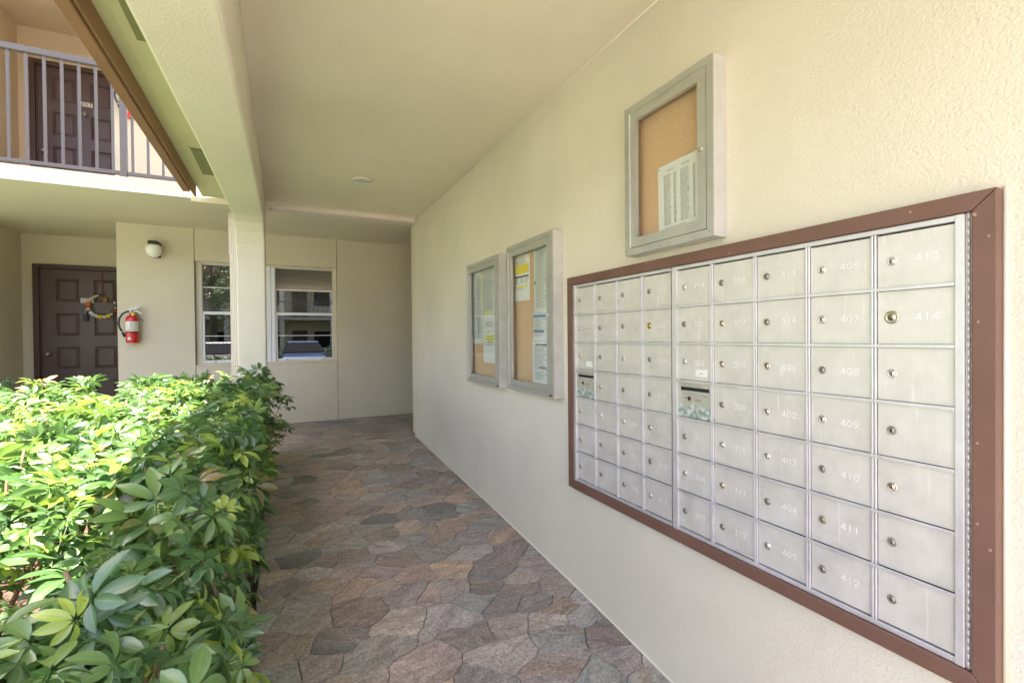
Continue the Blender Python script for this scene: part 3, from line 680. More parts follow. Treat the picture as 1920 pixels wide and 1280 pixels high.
    v = MB(); v.tube([(cx-.02, cy-.006, vz+.022), (cx-.05, cy-.01, vz+.02), (cx-.085, cy-.014, vz-.005), (cx-.115, cy-.016, vz-.06), (cx-.122, cy-.016, vz-.12), (cx-.112, cy-.014, vz-.17), (cx-.092, cy-.012, vz-.212)], .0105, 10); v.build('hose', RUB, t)
    v = MB(); v.tube([(cx-.093, cy-.012, vz-.210), (cx-.087, cy-.012, vz-.222)], .012, 10); v.build('ferrule', CHROME, t)
    v = MB(); v.tube([(cx-.087, cy-.012, vz-.223), (cx-.080, cy-.012, vz-.24), (cx-.068, cy-.012, vz-.275)], [.012, .015, .010], 10); v.build('nozzle', DARKM, t)
extinguisher(0, 'red fire extinguisher hung on the ground floor wall, right of the wreathed door')
extinguisher(2.642, 'red fire extinguisher on the upper balcony wall, half hidden by the railing')

WARMLIT = stucco('warm_light_stucco', (.62, .50, .35), 60, .5, .004)  # cream stucco with the recess's warm light cast painted into its colour
# ================================================================== UPPER BALCONY
t = thing('balcony_slab', 'white sunlit concrete balcony edge below the grey railing', 'balcony', (-4, 5.4, 2.77))
MB().prism([(5.39, 2.772), (5.39, 2.902), (5.40, 2.905), (6.93, 2.905), (6.93, 2.8965), (5.419, 2.8965), (5.419, 2.772)], 'x', -8, -.762).build('slab_edge', SLAB, t)
t = thing('upper_balcony_wall', 'cream stucco wall of the upper floor behind the railing', 'wall', (-2, 6.93, 2.91))
u = MB(); u.box(-1.743, -.6, 6.93, 7.05, 2.906, 5.45); u.build('upper_wall', WALLB, t); u = MB(); u.box(-1.743, -1.60, 7.051, 8.12, 2.906, 5.45); u.box(-3.0, -2.892, 8.12, 8.25, 2.906, 5.45); u.box(-2.892, -1.86, 8.12, 8.25, 5.052, 5.45); u.box(-1.86, -1.6, 8.122, 8.25, 2.906, 5.45)
u.box(-3.15, -3.0, 6.93, 8.25, 2.906, 5.45); u.box(-8, -3.151, 6.93, 7.05, 2.906, 5.45); u.build('upper_recess_wall', WARMLIT, t)
box('upper_floor', mat('terracotta_bounce_deck', (.50, .24, .11), .7, var=(4, .1)), -8, -.6, 6.94, 8.12, 2.898, 2.905, t)  # unseen deck, terracotta colour added to bounce warm light onto the recess
box('balcony_ceiling', WARMLIT, -8, -.97, 4.85, 8.2, 5.452, 5.60, t)  # front overhang lengthened so the railing stays out of the sun

t = thing('balcony_railing', 'grey metal balcony railing with square balusters on the upper floor', 'railing', (-3, 5.43, 2.93))
box('top_rail', RAILP, -8, -.75, 5.412, 5.462, 3.882, 3.936, t, .006)
box('bottom_rail', RAILP, -8, -.75, 5.422, 5.452, 2.930, 2.962, t, .003)
bx_ = MB().box(-.0095, .0095, -.0095, .0095, 0, .919).mesh('baluster', RAILP)
x = -1.377
cnt = 0
while x > -3.4: put('baluster', bx_, (x, 5.437, 2.9625), t); x -= .1155
for x in (-1.234, -1.118, -1.003, -.888): put('baluster', bx_, (x, 5.437, 2.9625), t)
box('post', RAILP, -1.323, -1.274, 5.410, 5.4115+.05, 2.906, 3.881, t, .003)
for x in (-3.5, -5.6): box('post', RAILP, x-.025, x+.025, 5.4115, 5.4615, 2.906, 3.881, t)

# ================================================================== NOTICE CASES on the mail wall (front faces -X)
XW = 1.36
def case(y0, y1, z0, z1, label, d=.06, fw=.028, dw=.036):
    xf = XW-d
    t = thing('notice_case', label, 'notice board', (XW, (y0+y1)/2, z0), 'glazed aluminium notice cases')
    o = MB(); o.box(xf, XW, y0, y0+.010, z0, z1); o.box(xf, XW, y1-.010, y1, z0, z1); o.box(xf, XW, y0+.0102, y1-.0102, z1-.010, z1); o.box(xf, XW, y0+.0102, y1-.0102, z0, z0+.010)
    o.build('case_side', ALUW, t, .001)
    o = MB()                                         # flat front flange, mitred look
    for pts in (((y0, z0), (y1, z0), (y1-fw, z0+fw), (y0+fw, z0+fw)), ((y1, z0), (y1, z1), (y1-fw, z1-fw), (y1-fw, z0+fw)), ((y1, z1), (y0, z1), (y0+fw, z1-fw), (y1-fw, z1-fw)), ((y0, z1), (y0, z0), (y0+fw, z0+fw), (y0+fw, z1-fw))):
        cy = sum(p[0] for p in pts)/4; cz = sum(p[1] for p in pts)/4
        o.prism([(cy+(a-cy)*.9995, cz+(b-cz)*.9995) for a, b in pts], 'x', xf-.004, xf-.0002)
    o.build('front_flange', ALUB, t, .0006)
    a0, a1, b0, b1 = y0+fw+.002, y1-fw-.002, z0+fw+.002, z1-fw-.002
    o = MB()
    for pts in (((a0, b0), (a1, b0), (a1-dw, b0+dw), (a0+dw, b0+dw)), ((a1, b0), (a1, b1), (a1-dw, b1-dw), (a1-dw, b0+dw)), ((a1, b1), (a0, b1), (a0+dw, b1-dw), (a1-dw, b1-dw)), ((a0, b1), (a0, b0), (a0+dw, b0+dw), (a0+dw, b1-dw))):
        o.prism(pts, 'x', xf-.0052, xf+.014)
    dr = o.build('door_frame', ALUB, t)
    o = MB().box(xf+.006, xf+.008, a0+dw, a1-dw, b0+dw, b1-dw); o.build('glass', CASEG, dr)
    o = MB(); o.box(xf-.009, xf-.0053, a1-.0065, a1-.001, b0, b1)
    k = b0+.01
    while k < b1-.01: o.box(xf-.0095, xf-.009, a1-.0065, a1-.001, k, k+.011); k += .0165
    o.build('hinge', ALUF, dr)
    MB().lathe([(.010, -.005), (.010, -.011), (.0075, -.013), (.002, -.011)], (xf, a0+dw*.5, (z0+z1)/2), 'x', 16).build('lock', CHROME, dr)
    MB().box(XW-.018, XW-.006, y0+.011, y1-.011, z0+.011, z1-.011).build('cork_board', CORK, t)
    if z1-z0 > .7: MB().box(xf-.0055, xf-.0042, y0+.02, y0+.045, z0+.010, z0+.019).build('maker_plate', DARKM, t)
    return XW-.018
rp = random.Random(5)
def sheet(y0, y1, z0, z1, label, m=PAPER, lay=0, lines=(), blocks=(), tilt=0, pins=True):
    """y1 is the reader's left edge"""
    x = XW-.0195-.001*lay
    t = thing('paper_notice', label, 'paper', (x, (y0+y1)/2, z0), 'notices pinned in the cases')
    t.rotation_euler = (math.radians(tilt), 0, 0)
    p = MB(); n = 6                                  # slightly bowed sheet
    for k in range(n):
        f = lambda i: x-.0035*math.sin(PI*i/n)*(.4+.6*0.5)
        ya, yb = y1+(y0-y1)*k/n, y1+(y0-y1)*(k+1)/n
        p.quad((f(k), ya, z0), (f(k+1), yb, z0), (f(k+1), yb, z1), (f(k), ya, z1))
    p.build('sheet', m, t)
    def rect(mb, l, r, b, tt):
        xx = x-.0035*.7*math.sin(PI*min(max((l+r)/2, 0), 1))-.0009
        mb.quad((xx, y1+(y0-y1)*l, z0+(z1-z0)*b), (xx, y1+(y0-y1)*r, z0+(z1-z0)*b), (xx, y1+(y0-y1)*r, z0+(z1-z0)*tt), (xx, y1+(y0-y1)*l, z0+(z1-z0)*tt))
    for (l, r, b, tt, mm) in blocks:
        q = MB(); rect(q, l, r, b, tt); q.build('printed_block', mm, t)
    if lines:
        q = MB()
        for (l, r, b, tt, pitch, fill) in lines:
            zz = tt
            while zz > b:
                xx = l; end = l+(r-l)*rp.uniform(*fill)
                while xx < end:
                    wd_ = rp.uniform(.03, .10); e = min(xx+wd_, end)
                    # print lies just proud of the sheet
                    q2 = x-.0035*.7*math.sin(PI*min(max((xx+e)/2, 0), 1))-.0012
                    A, B_ = y1+(y0-y1)*xx, y1+(y0-y1)*e; za, zb = z0+(z1-z0)*zz, z0+(z1-z0)*(zz+pitch*.42)
                    q.quad((q2, A, za), (q2, B_, za), (q2, B_, zb), (q2, A, zb)); xx = e+.018
                zz -= pitch
        q.build('print', INK, t)['kind'] = 'stuff'
    if pins:
        q = MB()
        for yy_ in (y0+.008, y1-.008): q.lathe([(.003, 0), (.0045, -.003), (.002, -.005)], (x-.001, yy_, z1-.009), 'x', 8)
        q.build('pin', CHROME, t)
    return t
case(1.088, 1.534, 1.733, 2.343, 'small glazed notice case mounted high, directly above the mailboxes')
case(2.118, 2.692, 1.066, 1.972, 'taller glazed notice case with the yellow notice, nearer the mailboxes')
case(2.812, 3.416, 1.056, 1.957, 'glazed notice case furthest from the mailboxes, next to the corridor end')
sheet(1.176, 1.385, 1.79, 2.062, 'directory sheet of names in two columns in the high case', lines=[(.16, .36, .13, .84, .0155, (.7, 1)), (.40, .47, .13, .84, .0155, (.9, 1)), (.56, .78, .13, .84, .0155, (.7, 1)), (.84, .89, .13, .84, .0155, (.9, 1)), (.25, .42, .88, .91, .02, (.9, 1)), (.60, .78, .88, .91, .02, (.9, 1)), (.2, .7, .08, .09, .02, (.9, 1))], tilt=-1)
sheet(2.460, 2.665, 1.625, 1.906, 'notice with a bright yellow block in the case nearer the mailboxes', lines=[(.1, .9, .80, .96, .03, (.7, 1)), (.08, .3, .36, .48, .03, (.8, 1)), (.42, .62, .36, .48, .03, (.8, 1)), (.72, .9, .36, .48, .03, (.8, 1)), (.1, .7, .24, .28, .03, (.8, 1))], blocks=[(.12, .94, .60, .80, YEL), (.06, .96, .515, .55, INKD), (.08, .92, .30, .335, HIL), (.06, .9, .93, .95, HIL)], tilt=1.2)
sheet(2.235, 2.405, 1.535, 1.925, 'tall pale sheet at the top right of the case nearer the mailboxes', PAPERG, lines=[(.12, .95, .08, .95, .022, (.55, 1))], blocks=[(.05, .13, .44, .49, lfm)])
sheet(2.230, 2.415, 1.385, 1.548, 'white sheet with two blue headings, halfway down the nearer tall case', PAPER, 1, lines=[(.08, .9, .06, .95, .045, (.5, 1))], blocks=[(.04, .80, .78, .86, BLUE), (.05, .70, .24, .32, BLUE)], tilt=1)
sheet(2.228, 2.428, 1.124, 1.392, 'white sheet with a bold heading, lowest in the nearer tall case', PAPER, 2, lines=[(.14, .95, .30, .84, .026, (.6, 1)), (.18, .95, .08, .26, .028, (.5, 1))], blocks=[(.22, .92, .84, .87, INKD), (.4, .85, .35, .37, INKD), (.06, .95, .925, .93, INKD), (.06, .065, .05, .92, INKD)])
sheet(3.205, 3.400, 1.352, 1.897, 'long narrow sheet at the left of the case furthest from the mailboxes', PAPER, lines=[(.1, .9, .05, .95, .018, (.6, 1))], blocks=[(.08, .5, .83, .845, HIL)])
sheet(3.190, 3.300, 1.36, 1.885, 'pale strip of paper overlapping the long sheet in the furthest case', PAPERG, 1, lines=[(.1, .9, .05, .95, .018, (.6, 1))], tilt=.6)
sheet(2.965, 3.172, 1.548, 1.905, 'densely printed sheet above a highlighted line in the furthest case', PAPERG, lines=[(.08, .95, .12, .96, .022, (.7, 1))], blocks=[(.06, .5, .065, .10, HIL), (.06, .85, .03, .045, HIL)])
sheet(2.955, 3.185, 1.214, 1.562, 'sheet with yellow highlighted lines, lowest in the furthest case', PAPER, 1, lines=[(.2, .9, .74, .84, .03, (.7, 1)), (.15, .95, .34, .42, .03, (.7, 1))], blocks=[(.42, .58, .62, .67, HIL), (.22, .92, .53, .57, HIL), (.2, .95, .475, .515, HIL), (.36, .8, .43, .46, HIL), (.26, .86, .545, .553, INKD), (.26, .86, .49, .498, INKD), (.4, .74, .44, .448, INKD)])

# ================================================================== MAILBOXES
ZT, ZB, PIT = 1.6465, .6765, .13857
CP = .1637
DW, DH = .1485, .1285
XD = 1.3385                                         # door faces
dm = MB().box(0, .012, -DW/2, DW/2, -DH/2, DH/2).mesh('mail_door', ALU)
def lock_mesh(m, r=.0088):
    q = MB(); q.lathe([(r*1.22, 0), (r*1.22, -.0014), (r*1.02, -.0030), (r*.98, -.0030), (r*.70, -.0018), (r*.66, -.0018), (r*.64, -.0036), (.0004, -.0036)], (0, 0, 0), 'x', 20); me = q.mesh('lock', m)
    me.materials.append(DARKM)
    bmq = bmesh.new(); bmq.from_mesh(me)
    vs = [bmq.verts.new(p) for p in ((-.0039, -.0010, -.0045), (-.0039, .0010, -.0045), (-.0039, .0012, .0035), (-.0039, -.0012, .0035))]
    fq = bmq.faces.new(vs); fq.material_index = 1; bmq.to_mesh(me); bmq.free(); return me
LK = [lock_mesh(CHROME), lock_mesh(NICKD), lock_mesh(NICKD), lock_mesh(mat('pale_brass', (.60, .52, .40), .3, 1))]; LKB = lock_mesh(BRASS, .0105); LKBIG = lock_mesh(mat('warm_nickel', (.50, .44, .34), .3, 1), .013)
numbers = [['101', '102', '103', 'slot', '104', '105', '106'], [str(107+i) for i in range(7)], ['114']+[str(201+i) for i in range(6)], [str(207+i) for i in range(7)],
           ['214', '301', '302', 'slot', '303', '304', '305'], [str(306+i) for i in range(7)], ['313', '314', '401', '402', '403', '404', '405'], [str(406+i) for i in range(7)], ['413', '414', '', '', '', '', '']]
rl = random.Random(3)
def bank(cols, yleft, label, yl_edge, yr_edge):
    """yleft: Y of the left edge of the first door"""
    t = thing('mailbox_bank', label, 'mailboxes', (XD, (yl_edge+yr_edge)/2, ZB), 'mailbox banks')
    n = len(cols); yr = yleft-(n-1)*CP-DW
    fr = MB()
    # outer rails, dividers (each with a rounded nose and a narrow groove)
    fr.box(XD-.0035, XD+.012, yr-.001, yleft+.001, ZT, ZT+.013); fr.box(XD-.0035, XD+.012, yr-.001, yleft+.001, ZB-.013, ZB)
    fr.box(XD-.006, XD+.012, yleft+.0012, yl_edge, ZB-.013, ZT+.013)
    fr.box(XD-.006, XD+.012, yr_edge, yr-.0012, ZB-.013, ZT+.013)
    fr.build('outer_frame', ALUF, t, .0012)
    for i in range(1, n):
        yc = yleft-i*CP+(CP-DW)/2
        d = MB(); d.box(XD-.0055, XD+.012, yc+.0008, yc+.0062, ZB+.0002, ZT-.0002); d.box(XD-.0045, XD+.012, yc-.0056, yc-.0006, ZB+.0002, ZT-.0002); d.build('divider', ALUF, t, .0014)
    for j in range(1, 7):
        zc = ZT-j*PIT
        d = MB(); d.box(XD-.0075, XD-.0056, yr-.001, yleft+.003, zc-.0042, zc+.0042)
        d.build('shelf_rail', ALUF, t, .0006)
    MB().box(XD+.0125, XW+.02, yr_edge, yl_edge, ZB-.013, ZT+.013).build('cabinet', DARKM, t)
    for i, col in enumerate(cols):
        yc = yleft-i*CP-DW/2
        for j, s_ in enumerate(col):
            zc = ZT-(j+.5)*PIT
            if s_ == 'slot':
                q = MB(); hz = DH/2
                sl_ = (.034, .0475)                   # slot between these heights
                L_, R_ = -DW/2, DW/2
                q.box(0, .004, L_, R_, -hz, sl_[0]); q.box(0, .004, L_, R_, sl_[1], hz); q.box(0, .004, L_, L_+.008, sl_[0], sl_[1]); q.box(0, .004, R_-.010, R_, sl_[0], sl_[1])
                d = put('slot_door', q.mesh('slot_door', WORN), (XD, yc, zc), t); d['label'] = 'worn mail slot door with a dark letter slot and missing lock'
                q = MB(); q.box(XD+.010, XD+.0115, yc-DW/2, yc+DW/2, zc+.02, zc+.055); q.build('slot_back', DARKM, d)
                q = MB(); q.box(XD-.002, XD+.006, yc-DW/2+.010, yc+DW/2-.008, zc+.031, zc+.034); q.build('slot_lip', ALUF, d)
                q = MB(); q.lathe([(.0085, -.0004), (.0085, -.0016), (.006, -.0018)], (XD, yc+.022, zc+.006), 'x', 16); q.build('lock_hole', mat('rusty_ring', (.16, .07, .05), .7), d)
                q = MB(); q.lathe([(.0055, -.0018), (.0055, -.0022), (.001, -.0022)], (XD, yc+.022, zc+.006), 'x', 12); q.build('hole', DARKM, d)
                q = MB(); q.box(XD-.0022, XD-.0002, yc-.030, yc-.006, zc-.002, zc+.008); q.build('bolt_plate', mat('dull_brass', (.42, .38, .25), .5, .6), d, .0006)
                if i == 0:                            # felt-pen scribble
                    q = MB(); rr = random.Random(9)
                    for (zz, a, b) in ((.054, .055, -.03), (.022, .055, .028), (.020, .004, -.055), (.006, .055, .030)):
                        yy_ = a
                        while yy_ > b:
                            h1, h2 = rr.uniform(-.004, .004), rr.uniform(-.004, .004); st = rr.uniform(.004, .008)
                            q.quad((XD-.0006, yc+yy_, zc+zz+h1), (XD-.0006, yc+yy_-.0016, zc+zz+h1), (XD-.0006, yc+yy_-st, zc+zz+h2), (XD-.0006, yc+yy_-st+.0016, zc+zz+h2+.001)); yy_ -= st*.9
                    q.build('handwriting', INKD, d)
                continue
            d = put('mail_door', dm, (XD+rl.uniform(-.0006, .0004), yc, zc), t, (0, 0, rl.uniform(-.003, .003)))
            me = LK[rl.choice([0, 1, 1, 2, 3])]
            if s_ == '208': me = LKB
            if s_ == '414': me = LKBIG
            if s_ in ('406', '413', '214', '102'): me = LK[0]
            put('lock', me, (XD-.0003, yc+DW/2-.030, zc+rl.uniform(-.001, .003)), d, (rl.uniform(-.25, .25), 0, 0))
            if s_:
                text_on(s_, (XD-.0011, yc+DW/2-.099, zc+.001), .0165, 'x', ENGR if (n == 5 or i == 3 or i == 2 and j > 2) else ENGF, d, .0019 if n == 5 else .0015)
            if s_ in ('103', '302'):
                q = MB(); q.box(XD-.0014, XD-.0007, yc-.060, yc-.008, zc-.050, zc-.024); e = q.build('sticker', STICK, d, .0003)
                if s_ == '302':
                    q = MB(); q.quad((XD-.0018, yc-.026, zc-.039), (XD-.0018, yc-.042, zc-.039), (XD-.0018, yc-.042, zc-.0365), (XD-.0018, yc-.026, zc-.0365)); q.build('print', INK, d)
    return t
ENGF = mat('faded_engraving', (.62, .64, .58), .6)
bank(numbers[:4], 1.9605, 'left bank of numbered aluminium mailboxes, four doors wide', 1.981, 1.3165)
bank(numbers[4:], 1.2865, 'right bank of numbered aluminium mailboxes, five doors wide', 1.3125, .4655)
# piano hinges between the banks and at the right end
t = thing('piano_hinge', 'thin piano hinge strip at the right end of the mailboxes', 'hinge', (XD, .46, ZB), 'mailbox piano hinges')
q = MB(); z = ZB-.012
while z < ZT: q.lathe([(.0029, 0), (.0029, .0166)], (XD-.003, .4595, z), n=8); z += .0175
q.build('knuckles', mat('hinge_rosy_steel', (.62, .57, .55), .45, .5), t); box('hinge_leaf', ALUF, XD, XD+.006, .4535, .4650, ZB-.013, ZT+.013, t)
t = thing('piano_hinge', 'thin rusty piano hinge strip between the two mailbox banks', 'hinge', (XD, 1.3145, ZB), 'mailbox piano hinges')
q = MB(); z = ZB-.012
while z < ZT: q.lathe([(.0014, 0), (.0014, .016)], (XD-.0062, 1.3145, z), n=6); z += .0175
q.build('knuckles', mat('rusty_steel', (.28, .19, .15), .5, .6), t)

# brown timber frame with mitred corners
t = thing('mailbox_surround', 'reddish brown painted timber frame around the mailbox banks', 'frame', (1.34, 1.22, .62))
yl, yr, zt, zb = 2.029, .412, 1.7015, .6200; iyl, iyr, izt, izb = 1.983, .4525, 1.661, .6620
xf, xb = 1.3265, 1.3598
for pts in (((yl, zt), (yr, zt), (iyr, izt), (iyl, izt)), ((yl, zb), (yr, zb), (iyr, izb), (iyl, izb)), ((yl, zt), (yl, zb), (iyl, izb), (iyl, izt)), ((yr, zt), (yr, zb), (iyr, izb), (iyr, izt))):
    cy = sum(p[0] for p in pts)/4; cz = sum(p[1] for p in pts)/4
    MB().prism([(cy+(a-cy)*.9992, cz+(b-cz)*.9992) for a, b in pts], 'x', xf, xb).build('frame_board', FRAMEP, t, .0025)
rr = random.Random(4); q = MB()
for k in range(9):                                   # filler blobs and nail heads
    yy_, zz = rr.choice([(rr.uniform(.418, .448), rr.uniform(.65, 1.66)), (rr.uniform(.5, 1.9), rr.choice([rr.uniform(.626, .655), rr.uniform(1.668, 1.695)]))])
    q.lathe([(.0035, 0), (.003, -.0009), (.001, -.0012)], (xf, yy_, zz), 'x', 8)
q.lathe([(.005, 0), (.004, -.002), (.001, -.003)], (xf, .4475, 1.652), 'x', 8)
q.build('nail_head', mat('filled_nail', (.30, .17, .13), .5), t)
# bead of caulk where the frame meets the stucco
q = MB(); q.tube([(1.3585, .4085, .615), (1.3585, .4085, 1.705)], .0055, 6); q.tube([(1.3585, .411, .6170), (1.3585, 2.032, .6170)], .003, 6); q.build('caulk', mat('cream_caulk', (.62, .58, .46), .6), t)

# ================================================================== HEDGE
def leaflet(L_, W_, droop, fold, n=5):
    V, Fc, UV = [], [], []
    for i in range(n+1):
        t_ = i/n; wd = W_*(math.sin(PI*min(1, t_**1.18*.95+.03)))**.7*(1.0 if i not in (0,) else .15)
        if i == n: wd = W_*.10
        y = L_*t_; z = -droop*L_*t_*t_
        for s_ in (-1, 0, 1): V.append((s_*wd/2, y, z+abs(s_)*fold*wd)); UV.append(((s_+1)/2, t_))
    for i in range(n):
        for k in (0, 1):
            a = i*3+k; Fc.append((a, a+1, a+4, a+3))
    return V, Fc, UV
def compound(seed, n=4):
    """a palmate leaf: petiole from the origin to a hub, leaflets fanned round it"""
    r = random.Random(seed); V, Fc, UV = [], [], []
    k = r.choice([6, 7, 7, 8, 8])
    pet = r.uniform(.05, .09); hub = Vector((0, pet, pet*.25))
    a = [(-.0014, 0, 0), (.0014, 0, 0), (.0012, pet, hub.z), (-.0012, pet, hub.z), (0, 0, -.002), (0, pet, hub.z-.002)]
    V += a; UV += [(.2, .5)]*6; Fc += [(0, 1, 2, 3), (0, 3, 5, 4), (1, 4, 5, 2)]
    for i in range(k):
        ang = (i-(k-1)/2)*(2*PI/(k+.7))+r.uniform(-.12, .12)
        size = .080*(1-.30*abs(i-(k-1)/2)/(k/2))*r.uniform(.85, 1.1)
        lv, lf, lu = leaflet(size, size*r.uniform(.37, .47), r.uniform(.15, .5), r.uniform(.12, .3), n)
        Mx = Matrix.Translation(hub) @ Matrix.Rotation(-ang, 4, 'Z') @ Matrix.Rotation(r.uniform(-.42, .12), 4, 'X') @ Matrix.Rotation(r.uniform(-.35, .35), 4, 'Y') @ Matrix.Translation((0, .010, 0))
        o_ = len(V); V += [tuple(Mx @ Vector(p)) for p in lv]; Fc += [tuple(o_+q for q in f) for f in lf]; UV += lu
    return V, Fc, UV
TEMPL = [compound(100+i, 5) for i in range(14)]; TLOW = [compound(100+i, 3) for i in range(14)]
def tmesh(T, name, m):
    V, Fc, UV = T; me = bpy.data.meshes.new(name); me.from_pydata(V, [], Fc); me.materials.append(m)
    ul = me.uv_layers.new(name='UVMap'); idx = np.zeros(len(me.loops), 'i'); me.loops.foreach_get('vertex_index', idx); ul.data.foreach_set('uv', np.array(UV, 'f')[idx].ravel())
    at = me.attributes.new('rnd', 'FLOAT', 'POINT')
    me.polygons.foreach_set('use_smooth', np.ones(len(me.polygons), bool)); return me
def joined(name, mats4, rnds, Ts, m, parent):
    """all the remaining leaves as one mesh"""
    VV, FF, UU, RR = [], [], [], []; off = 0
    arr = [(np.array(V, 'f'), np.array(Fc, 'i') if len({len(f) for f in Fc}) == 1 else None, np.array(UV, 'f'), Fc) for V, Fc, UV in Ts]
    for (k, Mx), rd in zip(mats4, rnds):
        V, Fa, UV, Fl = arr[k]; Mn = np.array(Mx, 'f'); VV.append(V @ Mn[:3, :3].T + Mn[:3, 3]); FF.append(Fa+off); UU.append(UV); RR.append(np.full(len(V), rd, 'f')); off += len(V)
    V = np.concatenate(VV); Fq = np.concatenate(FF); UV = np.concatenate(UU); RR = np.concatenate(RR)
    me = bpy.data.meshes.new(name); me.vertices.add(len(V)); me.vertices.foreach_set('co', V.ravel())
    me.loops.add(Fq.size); me.loops.foreach_set('vertex_index', Fq.ravel()); me.polygons.add(len(Fq)); me.polygons.foreach_set('loop_start', np.arange(0, Fq.size, 4, dtype='i'))
    me.polygons.foreach_set('use_smooth', np.ones(len(Fq), bool))
    me.update(calc_edges=True)
    ul = me.uv_layers.new(name='UVMap'); ul.data.foreach_set('uv', UV[Fq.ravel()].ravel())
    at = me.attributes.new('rnd', 'FLOAT', 'POINT'); at.data.foreach_set('value', RR)
    me.materials.append(m); o = put(name, me, (0, 0, 0)); WL[o.name] = Vector((0, 0, 0))
    if parent: o.parent = parent; o.location = -WL[parent.name]
    o['kind'] = 'stuff'; return o

def shoots(r, top, x0, x1, y0, y1, n, side=None):
    """shoot tips on and under the clipped surface; returns (position, lean)"""
    out = []
    for _ in range(n):
        x, y = r.uniform(x0, x1), r.uniform(y0, y1)
        if x < -.45 and noise.noise(Vector((x*2.6, y*2.6, 11))) > .20: continue      # thin places where the stems show
        d = abs(r.gauss(0, .07)) if r.random() < .75 else r.uniform(.05, .35)
        z = top(x, y)-d
        lean = Vector((r.gauss(0, .25), r.gauss(0, .25), 1))
        out.append((Vector((x, y, z)), lean))
    return out
def hedge(name, label, cat, sh, parts, low_all=False, seed=1, scale=1., stems=200):
    r = random.Random(seed)
    c = sum((p for p, _ in sh), Vector())/len(sh); c.z = gz(c.y)-.03
    t = thing(name, label, cat, c)
    L_ = []
    for p, lean in sh:
        k = r.choice([5, 6, 7]); a0 = r.uniform(0, 2*PI); sc = r.uniform(.6, 1.15)*scale*(.86 if p.y < 1.3 else 1)
        yng = r.random() < .10
        Q = Vector((0, 0, 1)).rotation_difference(lean.normalized()).to_matrix().to_4x4()
        for i in range(k):
            az = a0+i*2.4; el = r.uniform(.0, .75)-(.15 if i > 3 else -.25)
            s_ = sc*r.uniform(.8, 1.15)*(.62 if yng else 1)
            Mx = Matrix.Translation(p-lean.normalized()*.012*i) @ Q @ Matrix.Rotation(az, 4, 'Z') @ Matrix.Rotation(el, 4, 'X') @ Matrix.Scale(s_, 4)
            rd = r.uniform(.93, .998) if yng else r.uniform(0, .90)
            d = Mx.translation-Vector((0, 0, 1.4)); dep = d.dot(F)
            L_.append((s_/max(dep, .2) if dep > .1 and abs(d.dot(R1)) < dep*1.2 else 0, r.randrange(14), Mx, rd, lean))
    L_.sort(key=lambda q: -q[0]*(1+.8*(q[2].translation.z > .72)))
    if parts:
        ms = [tmesh(T, 'leaf', LEAF) for T in TEMPL]
        for _, k, Mx, rd, _l in L_[:parts]:
            o = bpy.data.objects.new('leaf', ms[k]); C.objects.link(o); o.parent = t; o.matrix_parent_inverse = Matrix.Identity(4)
            o.matrix_local = Matrix.Translation(-c) @ Mx
    rest = L_[parts:]
    # joined ones keep only the quads (templates are all quads)
    joined('foliage', [(k, Mx) for _, k, Mx, rd, _l in rest], [q[3] for q in rest], TLOW if low_all else TEMPL, LEAF, t)
    st = MB(); gs = MB()
    for p, lean in sh:
        q = lean.normalized()
        gs.tube([p-q*.09, p], [.0035, .0025], 4, False)
    for p, lean in r.sample(sh, min(stems, len(sh))):
        b_ = Vector((p.x+r.gauss(0, .10), p.y+r.gauss(0, .10), gz(p.y)-.06)); b_.x = min(b_.x, -.20)
        mid = b_.lerp(p, .55)+Vector((r.gauss(0, .05), r.gauss(0, .05), 0))
        st.tube([b_, b_.lerp(mid, .5)+Vector((r.gauss(0, .015), r.gauss(0, .015), 0)), mid, mid.lerp(p-lean.normalized()*.08, .6)+Vector((r.gauss(0, .02), r.gauss(0, .02), 0)), p-lean.normalized()*.08], [.011, .0095, .008, .006, .0035], 5, False)
    for p, lean in r.sample(sh, min(stems//3, len(sh))):
        a = p-Vector((r.gauss(0, .03), r.gauss(0, .03), .16)); b2 = p+Vector((r.gauss(0, .03), r.gauss(0, .03), r.uniform(.03, .10))); st.tube([a, a.lerp(b2, .6)+Vector((r.gauss(0, .006), r.gauss(0, .006), 0)), b2], [.006, .005, .0042], 5)
    gs.build('green_shoots', GSTEM, t)['kind'] = 'stuff'; st.build('woody_stems', STEM, t)['kind'] = 'stuff'
    return t
def top_main(x, y):
    v = .855+.032*y+.07*noise.noise(Vector((x*1.7, y*1.7, 2)))+.03*noise.noise(Vector((x*5, y*5, 8)))
    if x > -.34: v -= (x+.34)*.35
    return v
rh = random.Random(21)
sh = shoots(rh, top_main, -3.0, -.24, .35, 5.05, 900)
sh += shoots(rh, top_main, -1.0, -.22, .35, 4.6, 230)
for _ in range(200):                                 # the clipped face along the walk
    y = rh.uniform(.35, 4.75); z = rh.uniform(.15, .88)
    sh.append((Vector((-.215+rh.gauss(0, .025), y, gz(y)+z-.02)), Vector((rh.uniform(.3, .9), rh.gauss(0, .35), rh.uniform(.2, 1)))))
for (x, y, z) in ((-.06, 4.35, .93), (-.02, 4.3, .86), (-.10, 4.4, .99), (-.12, 4.25, .78), (-.05, 4.2, .70), (-.03, 4.45, .62)): sh.append((Vector((x, y, z)), Vector((.5, 0, 1))))
hedge('schefflera_hedge', 'broad glossy green umbrella plant hedge filling the bed left of the walk', 'hedge', sh, 296, True, 5, 1.0, 240)
rb_ = random.Random(8)
sh2 = [(Vector((rb_.uniform(-1.42, -.62), rb_.uniform(5.75, 6.15), rb_.uniform(.45, 1.02))), Vector((rb_.gauss(0, .4), rb_.gauss(-.3, .3), 1))) for _ in range(70)]
hedge('umbrella_plant', 'shaded umbrella plant under the balcony in front of the left window', 'plant', sh2, 0, True, 6, .8, 20)
